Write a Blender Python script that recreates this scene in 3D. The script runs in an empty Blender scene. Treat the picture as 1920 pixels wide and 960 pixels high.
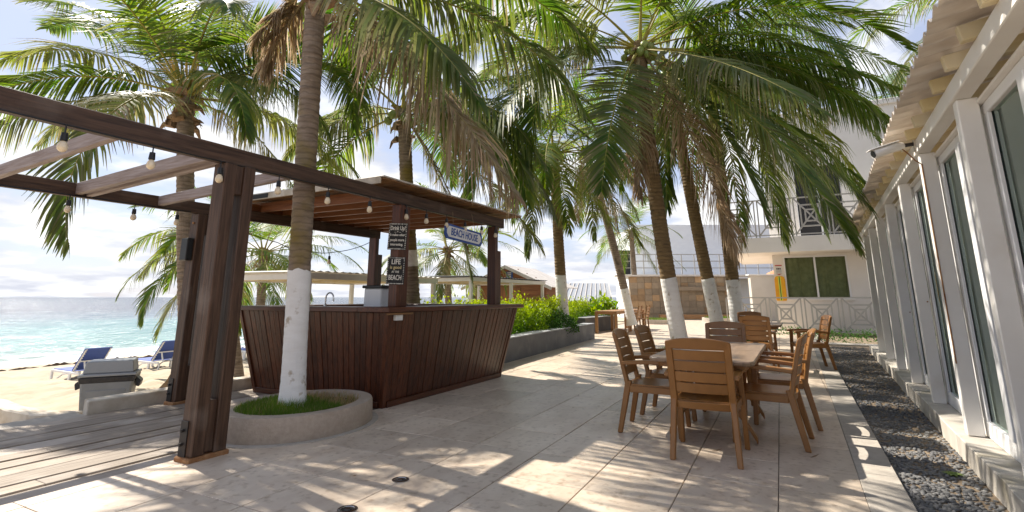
import bpy, bmesh, math, random
import numpy as np
from mathutils import Vector, Matrix
R = math.radians
rng = np.random.default_rng(7); random.seed(7)
S = bpy.context.scene
COL = S.collection

# ------------------------------------------------------------------ camera, sun, sky, exposure
CAM_H, PITCH = 1.25, math.atan(206/960)
cam_d = bpy.data.cameras.new('camera'); cam = bpy.data.objects.new('camera', cam_d); COL.objects.link(cam)
cam.location = (0, 0, CAM_H); cam.rotation_euler = (math.pi/2 + PITCH, 0, 0)
cam_d.sensor_width = 36; cam_d.lens = 18.0; cam_d.shift_y = -(480-351)/1920
cam_d.clip_start = .05; cam_d.clip_end = 9000
S.camera = cam
S.view_settings.view_transform = 'Standard'; S.view_settings.look = 'None'
S.view_settings.gamma = 1; S.view_settings.exposure = 0.95
SUN_AZ, SUN_EL = R(-51), R(47)          # azimuth clockwise from +Y
sd = bpy.data.lights.new('sun', 'SUN'); sd.energy = 4.7; sd.angle = R(.55); sd.color = (1, .93, .82)
sun = bpy.data.objects.new('sun', sd); COL.objects.link(sun)
sv = Vector((math.sin(SUN_AZ)*math.cos(SUN_EL), math.cos(SUN_AZ)*math.cos(SUN_EL), math.sin(SUN_EL)))
sun.rotation_euler = sv.to_track_quat('Z', 'Y').to_euler()
W = bpy.data.worlds.new('World'); S.world = W; W.use_nodes = True
def build_world():
    nt = W.node_tree; N = nt.nodes; L = nt.links; N.clear()
    out = N.new('ShaderNodeOutputWorld'); bg = N.new('ShaderNodeBackground'); bg.inputs[1].default_value = .095
    sky = N.new('ShaderNodeTexSky'); sky.sky_type = 'NISHITA'; sky.sun_disc = False
    sky.sun_elevation = SUN_EL; sky.sun_rotation = SUN_AZ % (2*math.pi); sky.dust_density = .7; sky.air_density = 1.0; sky.ozone_density = 2.0
    tc = N.new('ShaderNodeTexCoord')
    sep = N.new('ShaderNodeSeparateXYZ'); L.new(tc.outputs['Generated'], sep.inputs[0])
    # clouds on a plane overhead: direction / (z + .12)
    ad = N.new('ShaderNodeMath'); ad.operation = 'ADD'; ad.inputs[1].default_value = .16; L.new(sep.outputs[2], ad.inputs[0])
    mx = N.new('ShaderNodeMath'); mx.operation = 'MAXIMUM'; mx.inputs[1].default_value = .02; L.new(ad.outputs[0], mx.inputs[0])
    dv = N.new('ShaderNodeVectorMath'); dv.operation = 'DIVIDE'
    cb = N.new('ShaderNodeCombineXYZ')
    for i in range(2): L.new(mx.outputs[0], cb.inputs[i])
    cb.inputs[2].default_value = 1.0
    L.new(tc.outputs['Generated'], dv.inputs[0]); L.new(cb.outputs[0], dv.inputs[1])
    n1 = N.new('ShaderNodeTexNoise'); n1.inputs['Scale'].default_value = 1.15; n1.inputs['Detail'].default_value = 9; n1.inputs['Roughness'].default_value = .56
    L.new(dv.outputs[0], n1.inputs['Vector'])
    # more cloud low, less overhead
    mr = N.new('ShaderNodeMapRange'); mr.inputs[1].default_value = .0; mr.inputs[2].default_value = .62; mr.inputs[3].default_value = .11; mr.inputs[4].default_value = -.12
    L.new(sep.outputs[2], mr.inputs[0])
    a2 = N.new('ShaderNodeMath'); a2.operation = 'ADD'; L.new(n1.outputs[0], a2.inputs[0]); L.new(mr.outputs[0], a2.inputs[1])
    cr = N.new('ShaderNodeMapRange'); cr.interpolation_type = 'SMOOTHSTEP'; cr.inputs[1].default_value = .46; cr.inputs[2].default_value = .60
    L.new(a2.outputs[0], cr.inputs[0])
    n2 = N.new('ShaderNodeTexNoise'); n2.inputs['Scale'].default_value = 2.3; n2.inputs['Detail'].default_value = 6
    L.new(dv.outputs[0], n2.inputs['Vector'])
    cc = N.new('ShaderNodeMix'); cc.data_type = 'RGBA'
    cc.inputs[6].default_value = (4.2, 4.35, 4.9, 1); cc.inputs[7].default_value = (6.6, 6.6, 6.6, 1)
    c2 = N.new('ShaderNodeMapRange'); c2.inputs[1].default_value = .38; c2.inputs[2].default_value = .62; L.new(n2.outputs[0], c2.inputs[0]); L.new(c2.outputs[0], cc.inputs[0])
    # thin milky veil over the blue
    veil = N.new('ShaderNodeMix'); veil.data_type = 'RGBA'; veil.inputs[0].default_value = .72
    veil.inputs[7].default_value = (3.5, 3.8, 4.9, 1); L.new(sky.outputs[0], veil.inputs[6])
    mix = N.new('ShaderNodeMix'); mix.data_type = 'RGBA'
    L.new(cr.outputs[0], mix.inputs[0]); L.new(veil.outputs[2], mix.inputs[6]); L.new(cc.outputs[2], mix.inputs[7])
    L.new(mix.outputs[2], bg.inputs[0]); L.new(bg.outputs[0], out.inputs[0])
build_world()
S.cycles.max_bounces = 8; S.cycles.transparent_max_bounces = 24; S.cycles.caustics_reflective = False; S.cycles.caustics_refractive = False

# ------------------------------------------------------------------ frames
class Frame:
    def __init__(s, ox, oy, deg): s.o = (ox, oy); s.r = R(deg); s.c, s.s = math.cos(s.r), math.sin(s.r)
    def w(s, x, y, z=0): return Vector((s.o[0]+x*s.c-y*s.s, s.o[1]+x*s.s+y*s.c, z))
    def inv(s, X, Y): dx, dy = X-s.o[0], Y-s.o[1]; return dx*s.c+dy*s.s, -dx*s.s+dy*s.c
AB = Frame(-1.49, 6.27, 61.5)           # x runs along the bar front away from the camera, y towards the sea
_b = AB.w(1.0, -5.43); BL = Frame(_b.x, _b.y, 59.4)   # the glazed building
WF = Frame(0, 0, 0)
TF = Frame(0, 0, 62.9)                  # floor tiles

# ------------------------------------------------------------------ materials
MATS = {}
def mat(name, c1, c2=None, scale=4, stretch=(1,1,1), rough=.6, bump=.0, c3=None, s3=1.0, t3=(.5,.65), spec=.4, rnd=.0, detail=6, bscale=None, metal=0, coat=0, thr=(.35,.65), rings=0):
    m = bpy.data.materials.new(name); m.use_nodes = True; nt = m.node_tree; N = nt.nodes; L = nt.links
    b = N['Principled BSDF']; b.inputs['Roughness'].default_value = rough; b.inputs['Specular IOR Level'].default_value = spec; b.inputs['Metallic'].default_value = metal
    if coat: b.inputs['Coat Weight'].default_value = coat; b.inputs['Coat Roughness'].default_value = .25
    tc = N.new('ShaderNodeTexCoord'); oi = N.new('ShaderNodeObjectInfo')
    off = N.new('ShaderNodeVectorMath'); off.operation = 'MULTIPLY_ADD'; off.inputs[1].default_value = (37, 53, 71)
    cbn = N.new('ShaderNodeCombineXYZ')
    for i in range(3): L.new(oi.outputs['Random'], cbn.inputs[i])
    L.new(cbn.outputs[0], off.inputs[0]); L.new(tc.outputs['Object'], off.inputs[2])
    mp = N.new('ShaderNodeMapping'); mp.inputs['Scale'].default_value = stretch; L.new(off.outputs[0], mp.inputs[0])
    n = N.new('ShaderNodeTexNoise'); n.inputs['Scale'].default_value = scale; n.inputs['Detail'].default_value = detail; n.inputs['Roughness'].default_value = .6
    L.new(mp.outputs[0], n.inputs['Vector'])
    def rgba(c): return (c[0], c[1], c[2], 1)
    mix = N.new('ShaderNodeMix'); mix.data_type = 'RGBA'; mix.inputs[6].default_value = rgba(c1); mix.inputs[7].default_value = rgba(c2 or c1)
    mr = N.new('ShaderNodeMapRange'); mr.inputs[1].default_value = thr[0]; mr.inputs[2].default_value = thr[1]; L.new(n.outputs[0], mr.inputs[0]); L.new(mr.outputs[0], mix.inputs[0])
    colr = mix.outputs[2]
    if c3:
        n3 = N.new('ShaderNodeTexNoise'); n3.inputs['Scale'].default_value = s3; n3.inputs['Detail'].default_value = 5; L.new(off.outputs[0], n3.inputs['Vector'])
        m3 = N.new('ShaderNodeMapRange'); m3.inputs[1].default_value = t3[0]; m3.inputs[2].default_value = t3[1]; L.new(n3.outputs[0], m3.inputs[0])
        x3 = N.new('ShaderNodeMix'); x3.data_type = 'RGBA'; L.new(m3.outputs[0], x3.inputs[0]); L.new(colr, x3.inputs[6]); x3.inputs[7].default_value = rgba(c3); colr = x3.outputs[2]
    if rings:
        wv = N.new('ShaderNodeTexWave'); wv.bands_direction = 'Z'; wv.inputs['Scale'].default_value = rings; wv.inputs['Distortion'].default_value = 4.5; wv.inputs['Detail'].default_value = 3; wv.inputs['Detail Scale'].default_value = 1.5; L.new(tc.outputs['Object'], wv.inputs['Vector'])
        wr = N.new('ShaderNodeMapRange'); wr.inputs[1].default_value = .0; wr.inputs[2].default_value = .3; wr.inputs[3].default_value = .38; wr.inputs[4].default_value = 0; L.new(wv.outputs['Fac'], wr.inputs[0])
        xr = N.new('ShaderNodeMix'); xr.data_type = 'RGBA'; L.new(wr.outputs[0], xr.inputs[0]); L.new(colr, xr.inputs[6]); xr.inputs[7].default_value = (.06,.045,.03,1); colr = xr.outputs[2]
    if rnd:
        hv = N.new('ShaderNodeHueSaturation'); r2 = N.new('ShaderNodeMapRange'); r2.inputs[3].default_value = 1-rnd; r2.inputs[4].default_value = 1+rnd
        L.new(oi.outputs['Random'], r2.inputs[0]); L.new(r2.outputs[0], hv.inputs['Value']); L.new(colr, hv.inputs['Color']); colr = hv.outputs[0]
    L.new(colr, b.inputs['Base Color'])
    if bump:
        bp = N.new('ShaderNodeBump'); bp.inputs['Strength'].default_value = bump; bp.inputs['Distance'].default_value = .02
        if bscale:
            nb = N.new('ShaderNodeTexNoise'); nb.inputs['Scale'].default_value = bscale; nb.inputs['Detail'].default_value = 4; L.new(mp.outputs[0], nb.inputs['Vector']); L.new(nb.outputs[0], bp.inputs['Height'])
        else: L.new(n.outputs[0], bp.inputs['Height'])
        L.new(bp.outputs[0], b.inputs['Normal'])
    MATS[name] = m; return m
M = MATS
def wood(name, c1, c2, rough=.5, axis=0, rnd=.15, c3=None, coat=0, scale=3.0, bump=.25, s3=1.2, t3=(.5,.7)):
    for ax, k in ((0,'x'), (1,'y'), (2,'z')):
        st = [14, 14, 14]; st[ax] = .8
        mat(name+'_'+k, c1, c2, scale, tuple(st), rough, bump, rnd=rnd, c3=c3, s3=s3, t3=t3, coat=coat, spec=.4)
wood('beam_wood', (.036,.017,.009), (.10,.053,.031), .55, c3=(.17,.13,.105), s3=2.2, t3=(.58,.85), rnd=.12)
wood('bar_wood', (.036,.0095,.004), (.100,.027,.008), .42, rnd=.26, coat=.12, c3=(.13,.045,.018), s3=2.6, t3=(.60,.82))
wood('rafter_wood', (.26,.10,.035), (.17,.06,.022), .5, rnd=.15)
wood('deck_wood', (.37,.305,.24), (.215,.172,.132), .75, rnd=.2, c3=(.50,.43,.36), s3=1.5, bump=.4)
wood('grey_rafter', (.36,.30,.28), (.22,.16,.13), .6, rnd=.1)
wood('roof_board', (.24,.125,.05), (.15,.075,.03), .7, rnd=.2)
wood('cabin_wood', (.30,.125,.05), (.19,.075,.032), .6, rnd=.18)
wood('teak', (.40,.22,.10), (.28,.145,.06), .5, rnd=.1)
mat('tile', (.64,.535,.42), (.54,.435,.335), 2.6, (1,2.2,1), rough=.42, bump=.05, c3=(.35,.26,.18), s3=19, t3=(.54,.78), rnd=.10, bscale=40, spec=.45)
mat('tile_bed', (.22,.185,.145), (.16,.135,.105), 3, rough=.9)
mat('kerb_stone', (.46,.415,.355), (.38,.34,.29), 12, rough=.85, bump=.3)
mat('ring_concrete', (.44,.36,.285), (.37,.30,.235), 25, rough=.9, bump=.4, bscale=60, c3=(.36,.29,.22), s3=2.5)
mat('old_plaster', (.62,.56,.47), (.48,.42,.33), 5, rough=.85, bump=.4, c3=(.33,.24,.14), s3=3.5, t3=(.55,.75))
mat('sand', (.50,.425,.325), (.41,.34,.25), 1.2, rough=.95, bump=1.0, bscale=6, spec=.1)
mat('soil', (.12,.085,.05), (.07,.05,.032), 8, rough=1, bump=.5)
mat('soil_sandy', (.27,.205,.14), (.20,.15,.10), 6, rough=1, bump=.5, bscale=40)
mat('earth', (.22,.17,.12), (.15,.115,.08), 2, rough=1, bump=.5, bscale=20)
mat('white_paint', (.80,.79,.76), (.74,.72,.68), 3, rough=.5, bump=.05)
mat('column_paint', (.84,.82,.78), (.77,.74,.69), 1.6, rough=.5, bump=.08, c3=(.58,.50,.40), s3=1.3, t3=(.6,.9), rnd=.03)
mat('yellow_paint', (.66,.54,.31), (.55,.44,.22), 6, rough=.6, c3=(.70,.64,.50), s3=3, t3=(.45,.7), rnd=.12)
mat('frame_white', (.84,.84,.84), (.80,.80,.80), 3, rough=.3)
mat('plinth', (.56,.52,.46), (.46,.42,.36), 4, rough=.7, c3=(.30,.26,.17), s3=2.5, t3=(.56,.75), rnd=.06)
mat('roof_sheet', (.76,.70,.62), (.64,.56,.47), 2.5, (8,1,1), rough=.5, rnd=.05)
mat('hotel_wall', (.83,.79,.74), (.77,.73,.68), 1.2, rough=.8, bump=.05)
mat('rail_paint', (.46,.44,.41), (.41,.39,.365), 4, rough=.5)
mat('plain_wall', (.68,.63,.55), (.60,.55,.47), 1.0, rough=.85)
mat('siding', (.84,.86,.88), (.80,.82,.85), 2, rough=.6)
mat('stone_panel', (.30,.235,.165), (.235,.185,.13), 3, rough=.8, bump=.2, rnd=.14)
mat('stone_panel_orange', (.40,.265,.145), (.30,.20,.115), 3, rough=.8, bump=.2, rnd=.25)
mat('resin', (.255,.112,.027), (.22,.095,.022), 8, rough=.34, spec=.5, rnd=.06)
mat('resin_top', (.27,.185,.12), (.19,.125,.08), 3, (1,9,1), rough=.35, spec=.5)
mat('dark_metal', (.03,.03,.032), (.05,.04,.035), 9, rough=.45, metal=.4)
mat('rust', (.22,.09,.03), (.34,.19,.09), 12, rough=.9)
mat('black_plastic', (.012,.012,.013), None, rough=.4)
mat('bin_grey', (.23,.245,.26), (.19,.205,.22), 4, rough=.45)
mat('bin_lid', (.30,.315,.33), (.27,.285,.30), 4, rough=.4)
mat('bag_black', (.02,.02,.024), (.035,.035,.04), 20, rough=.3, bump=.6)
mat('sling_blue', (.055,.10,.36), (.045,.085,.30), 30, rough=.7)
mat('lounger_white', (.80,.80,.80), None, rough=.35)
mat('steel', (.55,.55,.56), None, rough=.22, metal=1)
mat('dispenser', (.70,.71,.72), (.66,.67,.68), 3, rough=.35)
mat('planter_grey', (.135,.14,.15), (.10,.105,.115), 2.2, rough=.75, bump=.15, c3=(.20,.20,.20), s3=2, t3=(.55,.8))
mat('planter_cap', (.40,.41,.43), (.33,.34,.36), 4, rough=.8)
mat('gravel', (.105,.105,.11), (.20,.195,.185), 1.2, rough=.7, rnd=.0, detail=2, c3=(.32,.29,.25), s3=9, t3=(.62,.68))
mat('board_black', (.018,.018,.018), (.03,.03,.03), 20, rough=.8)
mat('chalk', (.72,.68,.60), None, rough=.9)
mat('chalk_gold', (.62,.50,.26), None, rough=.9)
mat('sign_blue', (.03,.075,.28), (.04,.095,.32), 9, rough=.5)
mat('sign_white', (.76,.75,.72), (.68,.67,.63), 6, rough=.5)
mat('sign_red', (.45,.06,.04), None, rough=.5)
mat('float_yellow', (.85,.42,.02), (.75,.35,.02), 5, rough=.5)
mat('lime', (.62,.78,.10), None, rough=.5)
mat('curtain', (.33,.345,.225), (.24,.255,.165), 6, rough=.9)
mat('room_dark', (.50,.55,.50), (.42,.47,.42), 1, rough=.9)
mat('dark_opening', (.02,.02,.022), None, rough=.6)
mat('metal_roof', (.40,.42,.45), (.36,.38,.41), 3, rough=.5, spec=.4)
mat('cabin_roof', (.62,.58,.53), (.50,.46,.42), 3, rough=.6)
mat('cloth_dark', (.03,.03,.03), None, rough=.8)
mat('trunk_bark', (.30,.235,.175), (.20,.15,.11), 5, (1,1,4), rough=.95, bump=.5, c3=(.115,.085,.06), s3=5, t3=(.52,.72), rings=4.4)
mat('trunk_moss', (.29,.225,.165), (.17,.125,.09), 5, (1,1,4), rough=.95, bump=.5, c3=(.20,.145,.03), s3=1.5, t3=(.50,.66), rings=4.4)
mat('trunk_ochre', (.25,.17,.08), (.16,.105,.05), 5, (1,1,5), rough=.95, bump=.5, c3=(.10,.07,.04), s3=4, t3=(.55,.75), rings=4.4)
mat('trunk_white', (.80,.79,.77), (.72,.70,.67), 4, (1,1,3), rough=.8, bump=.4, c3=(.45,.39,.31), s3=9, t3=(.60,.70))
mat('sheath', (.33,.22,.125), (.20,.125,.07), 6, (1,1,6), rough=.95, bump=.5, rnd=.25)
mat('coconut', (.19,.26,.05), (.24,.27,.07), 3, rough=.4, rnd=.2)
mat('flower', (.62,.44,.10), (.55,.36,.07), 5, rough=.7)
mat('driftwood', (.34,.255,.165), (.25,.18,.11), 5, (1,8,8), rough=.9, bump=.3)
mat('weed', (.09,.06,.04), (.14,.10,.06), 20, rough=1)
mat('orange_roof', (.55,.27,.14), (.44,.2,.1), 4, rough=.8)
mat('outlet', (.70,.70,.68), None, rough=.4)

mat('reflection_panel', (.26,.39,.315), (.17,.28,.22), 1.3, (1,1,.4), rough=.7, c3=(.40,.46,.41), s3=1.1, t3=(.5,.7), rnd=.12)  # pale green reflection of the panes put into the colour
def add_translucency(m, f):
    nt = m.node_tree; N = nt.nodes; L = nt.links; b = N['Principled BSDF']; src = b.inputs['Base Color'].links[0].from_socket
    t = N.new('ShaderNodeBsdfTranslucent'); L.new(src, t.inputs[0]); ms = N.new('ShaderNodeMixShader'); ms.inputs[0].default_value = f
    L.new(b.outputs[0], ms.inputs[1]); L.new(t.outputs[0], ms.inputs[2]); L.new(ms.outputs[0], N['Material Output'].inputs[0])
add_translucency(M['roof_sheet'], .32)
def leaf_mat(name, green, green2, brown, brown2, trans=.48, rough=.45):
    m = bpy.data.materials.new(name); m.use_nodes = True; nt = m.node_tree; N = nt.nodes; L = nt.links
    b = N['Principled BSDF']; b.inputs['Roughness'].default_value = rough; b.inputs['Specular IOR Level'].default_value = .22
    at = N.new('ShaderNodeAttribute'); at.attribute_name = 'tint'; sp = N.new('ShaderNodeSeparateColor'); L.new(at.outputs['Color'], sp.inputs[0])
    g = N.new('ShaderNodeMix'); g.data_type = 'RGBA'; g.inputs[6].default_value = (*green,1); g.inputs[7].default_value = (*green2,1); L.new(sp.outputs[1], g.inputs[0])
    br = N.new('ShaderNodeMix'); br.data_type = 'RGBA'; br.inputs[6].default_value = (*brown,1); br.inputs[7].default_value = (*brown2,1); L.new(sp.outputs[2], br.inputs[0])
    mx = N.new('ShaderNodeMix'); mx.data_type = 'RGBA'; L.new(sp.outputs[0], mx.inputs[0]); L.new(g.outputs[2], mx.inputs[6]); L.new(br.outputs[2], mx.inputs[7])
    L.new(mx.outputs[2], b.inputs['Base Color'])
    tr = N.new('ShaderNodeBsdfTranslucent'); hs = N.new('ShaderNodeHueSaturation'); hs.inputs['Value'].default_value = 2.2; hs.inputs['Saturation'].default_value = 1.1; L.new(mx.outputs[2], hs.inputs['Color']); L.new(hs.outputs[0], tr.inputs[0])
    ms = N.new('ShaderNodeMixShader'); ms.inputs[0].default_value = trans; out = N['Material Output']
    L.new(b.outputs[0], ms.inputs[1]); L.new(tr.outputs[0], ms.inputs[2]); L.new(ms.outputs[0], out.inputs[0])
    M[name] = m
leaf_mat('palm_leaf', (.046,.098,.013), (.19,.21,.02), (.17,.11,.065), (.34,.27,.20))
leaf_mat('palm_rib', (.24,.245,.045), (.36,.28,.06), (.28,.185,.09), (.34,.27,.17), .1, .5)
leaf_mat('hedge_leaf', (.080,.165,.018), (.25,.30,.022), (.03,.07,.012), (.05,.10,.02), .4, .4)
leaf_mat('shrub_leaf', (.035,.085,.02), (.07,.14,.03), (.03,.07,.02), (.04,.09,.02), .3, .25)
leaf_mat('grass_leaf', (.06,.125,.018), (.13,.19,.025), (.27,.19,.09), (.33,.25,.13), .35, .5)

def glass_mat(name, tint, refl=.10):
    m = bpy.data.materials.new(name); m.use_nodes = True; nt = m.node_tree; N = nt.nodes; L = nt.links
    N.remove(N['Principled BSDF']); out = N['Material Output']
    t = N.new('ShaderNodeBsdfTransparent'); t.inputs[0].default_value = (*tint,1)
    g = N.new('ShaderNodeBsdfGlossy'); g.inputs['Roughness'].default_value = .015; g.inputs[0].default_value = (.80,.95,.87,1)
    f = N.new('ShaderNodeFresnel'); f.inputs[0].default_value = 1.6 if refl > 0 else 1.3
    a = N.new('ShaderNodeMath'); a.operation = 'ADD'; a.inputs[1].default_value = refl; a.use_clamp = True; L.new(f.outputs[0], a.inputs[0])
    ms = N.new('ShaderNodeMixShader'); L.new(a.outputs[0], ms.inputs[0]); L.new(t.outputs[0], ms.inputs[1]); L.new(g.outputs[0], ms.inputs[2]); L.new(ms.outputs[0], out.inputs[0])
    M[name] = m
glass_mat('glass_green', (.62,.88,.74), .13); mat('bulb_glass', (.78,.66,.48), (.70,.58,.40), 9, rough=.12, spec=.7); glass_mat('glass_dark', (.93,.95,.88), -.03)
def emit_free_bulb():
    pass
def water_mat():
    m = bpy.data.materials.new('sea_water'); m.use_nodes = True; nt = m.node_tree; N = nt.nodes; L = nt.links
    b = N['Principled BSDF']; b.inputs['Roughness'].default_value = .16; b.inputs['Specular IOR Level'].default_value = .3; b.inputs['IOR'].default_value = 1.33
    tc = N.new('ShaderNodeTexCoord'); sp = N.new('ShaderNodeSeparateXYZ'); L.new(tc.outputs['Object'], sp.inputs[0])
    # object y = distance from the shore line; shallow turquoise, then deep grey blue; sand shows through at the edge
    wob = N.new('ShaderNodeTexNoise'); wob.inputs['Scale'].default_value = .09; wob.inputs['Detail'].default_value = 4; L.new(tc.outputs['Object'], wob.inputs['Vector'])
    wm = N.new('ShaderNodeMath'); wm.operation = 'MULTIPLY_ADD'; wm.inputs[1].default_value = 26; L.new(wob.outputs[0], wm.inputs[0]); 
    ad = N.new('ShaderNodeMath'); ad.operation = 'SUBTRACT'; L.new(sp.outputs[1], wm.inputs[2]); L.new(wm.outputs[0], ad.inputs[0]); ad.inputs[1].default_value = 13
    mr = N.new('ShaderNodeMapRange'); mr.inputs[1].default_value = 0; mr.inputs[2].default_value = 100; L.new(ad.outputs[0], mr.inputs[0])
    cr = N.new('ShaderNodeValToRGB'); e = cr.color_ramp.elements
    e[0].position = 0; e[0].color = (.30,.37,.33,1); e[1].position = 1; e[1].color = (.03,.05,.08,1)
    for p, c in ((.08,(.16,.30,.28,1)), (.30,(.075,.21,.215,1)), (.55,(.05,.11,.145,1))):
        q = e.new(p); q.color = c
    L.new(mr.outputs[0], cr.inputs[0])
    # foam in streaks along the shore and on the reef line
    mp = N.new('ShaderNodeMapping'); mp.inputs['Scale'].default_value = (.10,.42,1); L.new(tc.outputs['Object'], mp.inputs[0])
    fn = N.new('ShaderNodeTexNoise'); fn.inputs['Scale'].default_value = 1.4; fn.inputs['Detail'].default_value = 7; fn.inputs['Roughness'].default_value = .65; L.new(mp.outputs[0], fn.inputs['Vector'])
    th = N.new('ShaderNodeMapRange'); th.inputs[1].default_value = 0; th.inputs[2].default_value = 10; th.inputs[3].default_value = .17; th.inputs[4].default_value = -.02; L.new(sp.outputs[1], th.inputs[0])
    rf = N.new('ShaderNodeMapRange'); rf.inputs[1].default_value = 300; rf.inputs[2].default_value = 340; rf.inputs[3].default_value = 0; rf.inputs[4].default_value = .0; L.new(sp.outputs[1], rf.inputs[0])
    fa = N.new('ShaderNodeMath'); fa.operation = 'ADD'; L.new(fn.outputs[0], fa.inputs[0]); L.new(th.outputs[0], fa.inputs[1])
    fr = N.new('ShaderNodeMapRange'); fr.interpolation_type = 'SMOOTHSTEP'; fr.inputs[1].default_value = .585; fr.inputs[2].default_value = .68; L.new(fa.outputs[0], fr.inputs[0])
    mx = N.new('ShaderNodeMix'); mx.data_type = 'RGBA'; L.new(fr.outputs[0], mx.inputs[0]); L.new(cr.outputs[0], mx.inputs[6]); mx.inputs[7].default_value = (.85,.87,.87,1)
    L.new(mx.outputs[2], b.inputs['Base Color'])
    hs = None
    for sc, amp, st in ((.22,.6,(.6,1,1)), (1.0,.26,(.6,1,1)), (3.5,.085,(.8,1,1))):
        mq = N.new('ShaderNodeMapping'); mq.inputs['Scale'].default_value = st; L.new(tc.outputs['Object'], mq.inputs[0])
        nn = N.new('ShaderNodeTexNoise'); nn.inputs['Scale'].default_value = sc; nn.inputs['Detail'].default_value = 3; L.new(mq.outputs[0], nn.inputs['Vector'])
        k = N.new('ShaderNodeMath'); k.operation = 'MULTIPLY'; k.inputs[1].default_value = amp; L.new(nn.outputs[0], k.inputs[0])
        if hs is None: hs = k.outputs[0]
        else:
            q = N.new('ShaderNodeMath'); q.operation = 'ADD'; L.new(hs, q.inputs[0]); L.new(k.outputs[0], q.inputs[1]); hs = q.outputs[0]
    bp = N.new('ShaderNodeBump'); bp.inputs['Strength'].default_value = 1; bp.inputs['Distance'].default_value = 2.2; L.new(hs, bp.inputs['Height']); L.new(bp.outputs[0], b.inputs['Normal'])
    M['sea_water'] = m
water_mat()

# ------------------------------------------------------------------ mesh building
class MB:
    """Collects boxes, bars, tubes and plates into ONE mesh."""
    def __init__(s): s.v = []; s.f = []
    def add(s, vs, fs):
        n = len(s.v); s.v += [tuple(p) for p in vs]; s.f += [tuple(i+n for i in f) for f in fs]; return s
    def box(s, x0, y0, z0, x1, y1, z1):
        return s.hexa([(x0,y0,z0),(x1,y0,z0),(x1,y1,z0),(x0,y1,z0),(x0,y0,z1),(x1,y0,z1),(x1,y1,z1),(x0,y1,z1)])
    def hexa(s, p): return s.add(p, [(3,2,1,0),(4,5,6,7),(0,1,5,4),(1,2,6,5),(2,3,7,6),(3,0,4,7)])
    def bar(s, p, q, w, h, up=(0,0,1)):
        p, q, up = Vector(p), Vector(q), Vector(up); d = (q-p).normalized(); x = d.cross(up)
        if x.length < 1e-4: x = d.cross(Vector((1,0,0)))
        x.normalize(); y = x.cross(d); a, b = x*w/2, y*h/2
        return s.hexa([p-a-b, p+a-b, q+a-b, q-a-b, p-a+b, p+a+b, q+a+b, q-a+b])
    def tube(s, pts, r, n=8, cap=True):
        pts = [Vector(p) for p in pts]; k = len(pts); rr = r if hasattr(r, '__len__') else [r]*k
        vs = []; prev = None
        for i, p in enumerate(pts):
            d = (pts[min(i+1,k-1)]-pts[max(i-1,0)]).normalized()
            x = prev - d*prev.dot(d) if prev is not None else d.cross(Vector((0,0,1)) if abs(d.z) < .9 else Vector((1,0,0)))
            x.normalize(); prev = x; y = d.cross(x)
            for j in range(n):
                a = 2*math.pi*j/n; vs.append(p + x*math.cos(a)*rr[i] + y*math.sin(a)*rr[i])
        fs = [(i*n+j, i*n+(j+1)%n, (i+1)*n+(j+1)%n, (i+1)*n+j) for i in range(k-1) for j in range(n)]
        if cap: fs += [tuple(range(n))[::-1], tuple(range((k-1)*n, k*n))]
        return s.add(vs, fs)
    def prism(s, poly, d):
        """poly: 3-D outline; d: extrusion vector"""
        n = len(poly); d = Vector(d); vs = [Vector(p) for p in poly]; vs += [p+d for p in vs]
        return s.add(vs, [tuple(range(n))[::-1], tuple(range(n, 2*n))] + [(i,(i+1)%n,n+(i+1)%n,n+i) for i in range(n)])
    def lathe(s, prof, n=24, c=(0,0,0), sx=1, sy=1, close=False):
        vs = [(c[0]+r*math.cos(2*math.pi*j/n)*sx, c[1]+r*math.sin(2*math.pi*j/n)*sy, c[2]+z) for r, z in prof for j in range(n)]
        k = len(prof); fs = [(i*n+j, i*n+(j+1)%n, (i+1)*n+(j+1)%n, (i+1)*n+j) for i in range(k-1) for j in range(n)]
        if close: fs += [((k-1)*n+j, (k-1)*n+(j+1)%n, (j+1)%n, j) for j in range(n)]
        else: fs += [tuple(range(n))[::-1], tuple(range((k-1)*n, k*n))]
        return s.add(vs, fs)
    def mesh(s, name, material, bevel=0, smooth=False):
        me = bpy.data.meshes.new(name); me.from_pydata(s.v, [], s.f)
        bm = bmesh.new(); bm.from_mesh(me); bmesh.ops.recalc_face_normals(bm, faces=bm.faces)
        if bevel:
            bmesh.ops.bevel(bm, geom=[e for e in bm.edges if len(e.link_faces) == 2 and e.calc_face_angle(0) > .5], offset=bevel, segments=1, affect='EDGES', clamp_overlap=True)
        bm.to_mesh(me); bm.free()
        if smooth: me.shade_smooth(); me.set_sharp_from_angle(angle=R(40))
        me.materials.append(M[material]); return me
def link(name, me, parent=None, loc=None, rot=None):
    o = bpy.data.objects.new(name, me); COL.objects.link(o); o.parent = parent
    if loc is not None: o.location = loc
    if rot is not None: o.rotation_euler = rot
    return o
def part(name, mb, material, parent, loc=None, rot=None, bevel=0, smooth=False, label=None):
    o = link(name, mb.mesh(name, material, bevel, smooth), parent, loc, rot)
    if label: o['label'] = label
    return o
def tag(o, label=None, cat=None, group=None, kind=None):
    for k, v in (('label', label), ('category', cat), ('group', group), ('kind', kind)):
        if v: o[k] = v
    return o
def thing(name, label, cat, frame, p=(0,0,0), rot=0, group=None):
    o = bpy.data.objects.new(name, None); COL.objects.link(o); o.location = frame.w(*p); o.rotation_euler = (0,0,frame.r+rot); o.empty_display_size = .2
    return tag(o, label, cat, group)
def copy_thing(o, label=None, parent=None):
    c = o.copy(); COL.objects.link(c); c.parent = parent
    if label: c['label'] = label
    for ch in list(o.children): copy_thing(ch, None, c)
    return c
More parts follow.
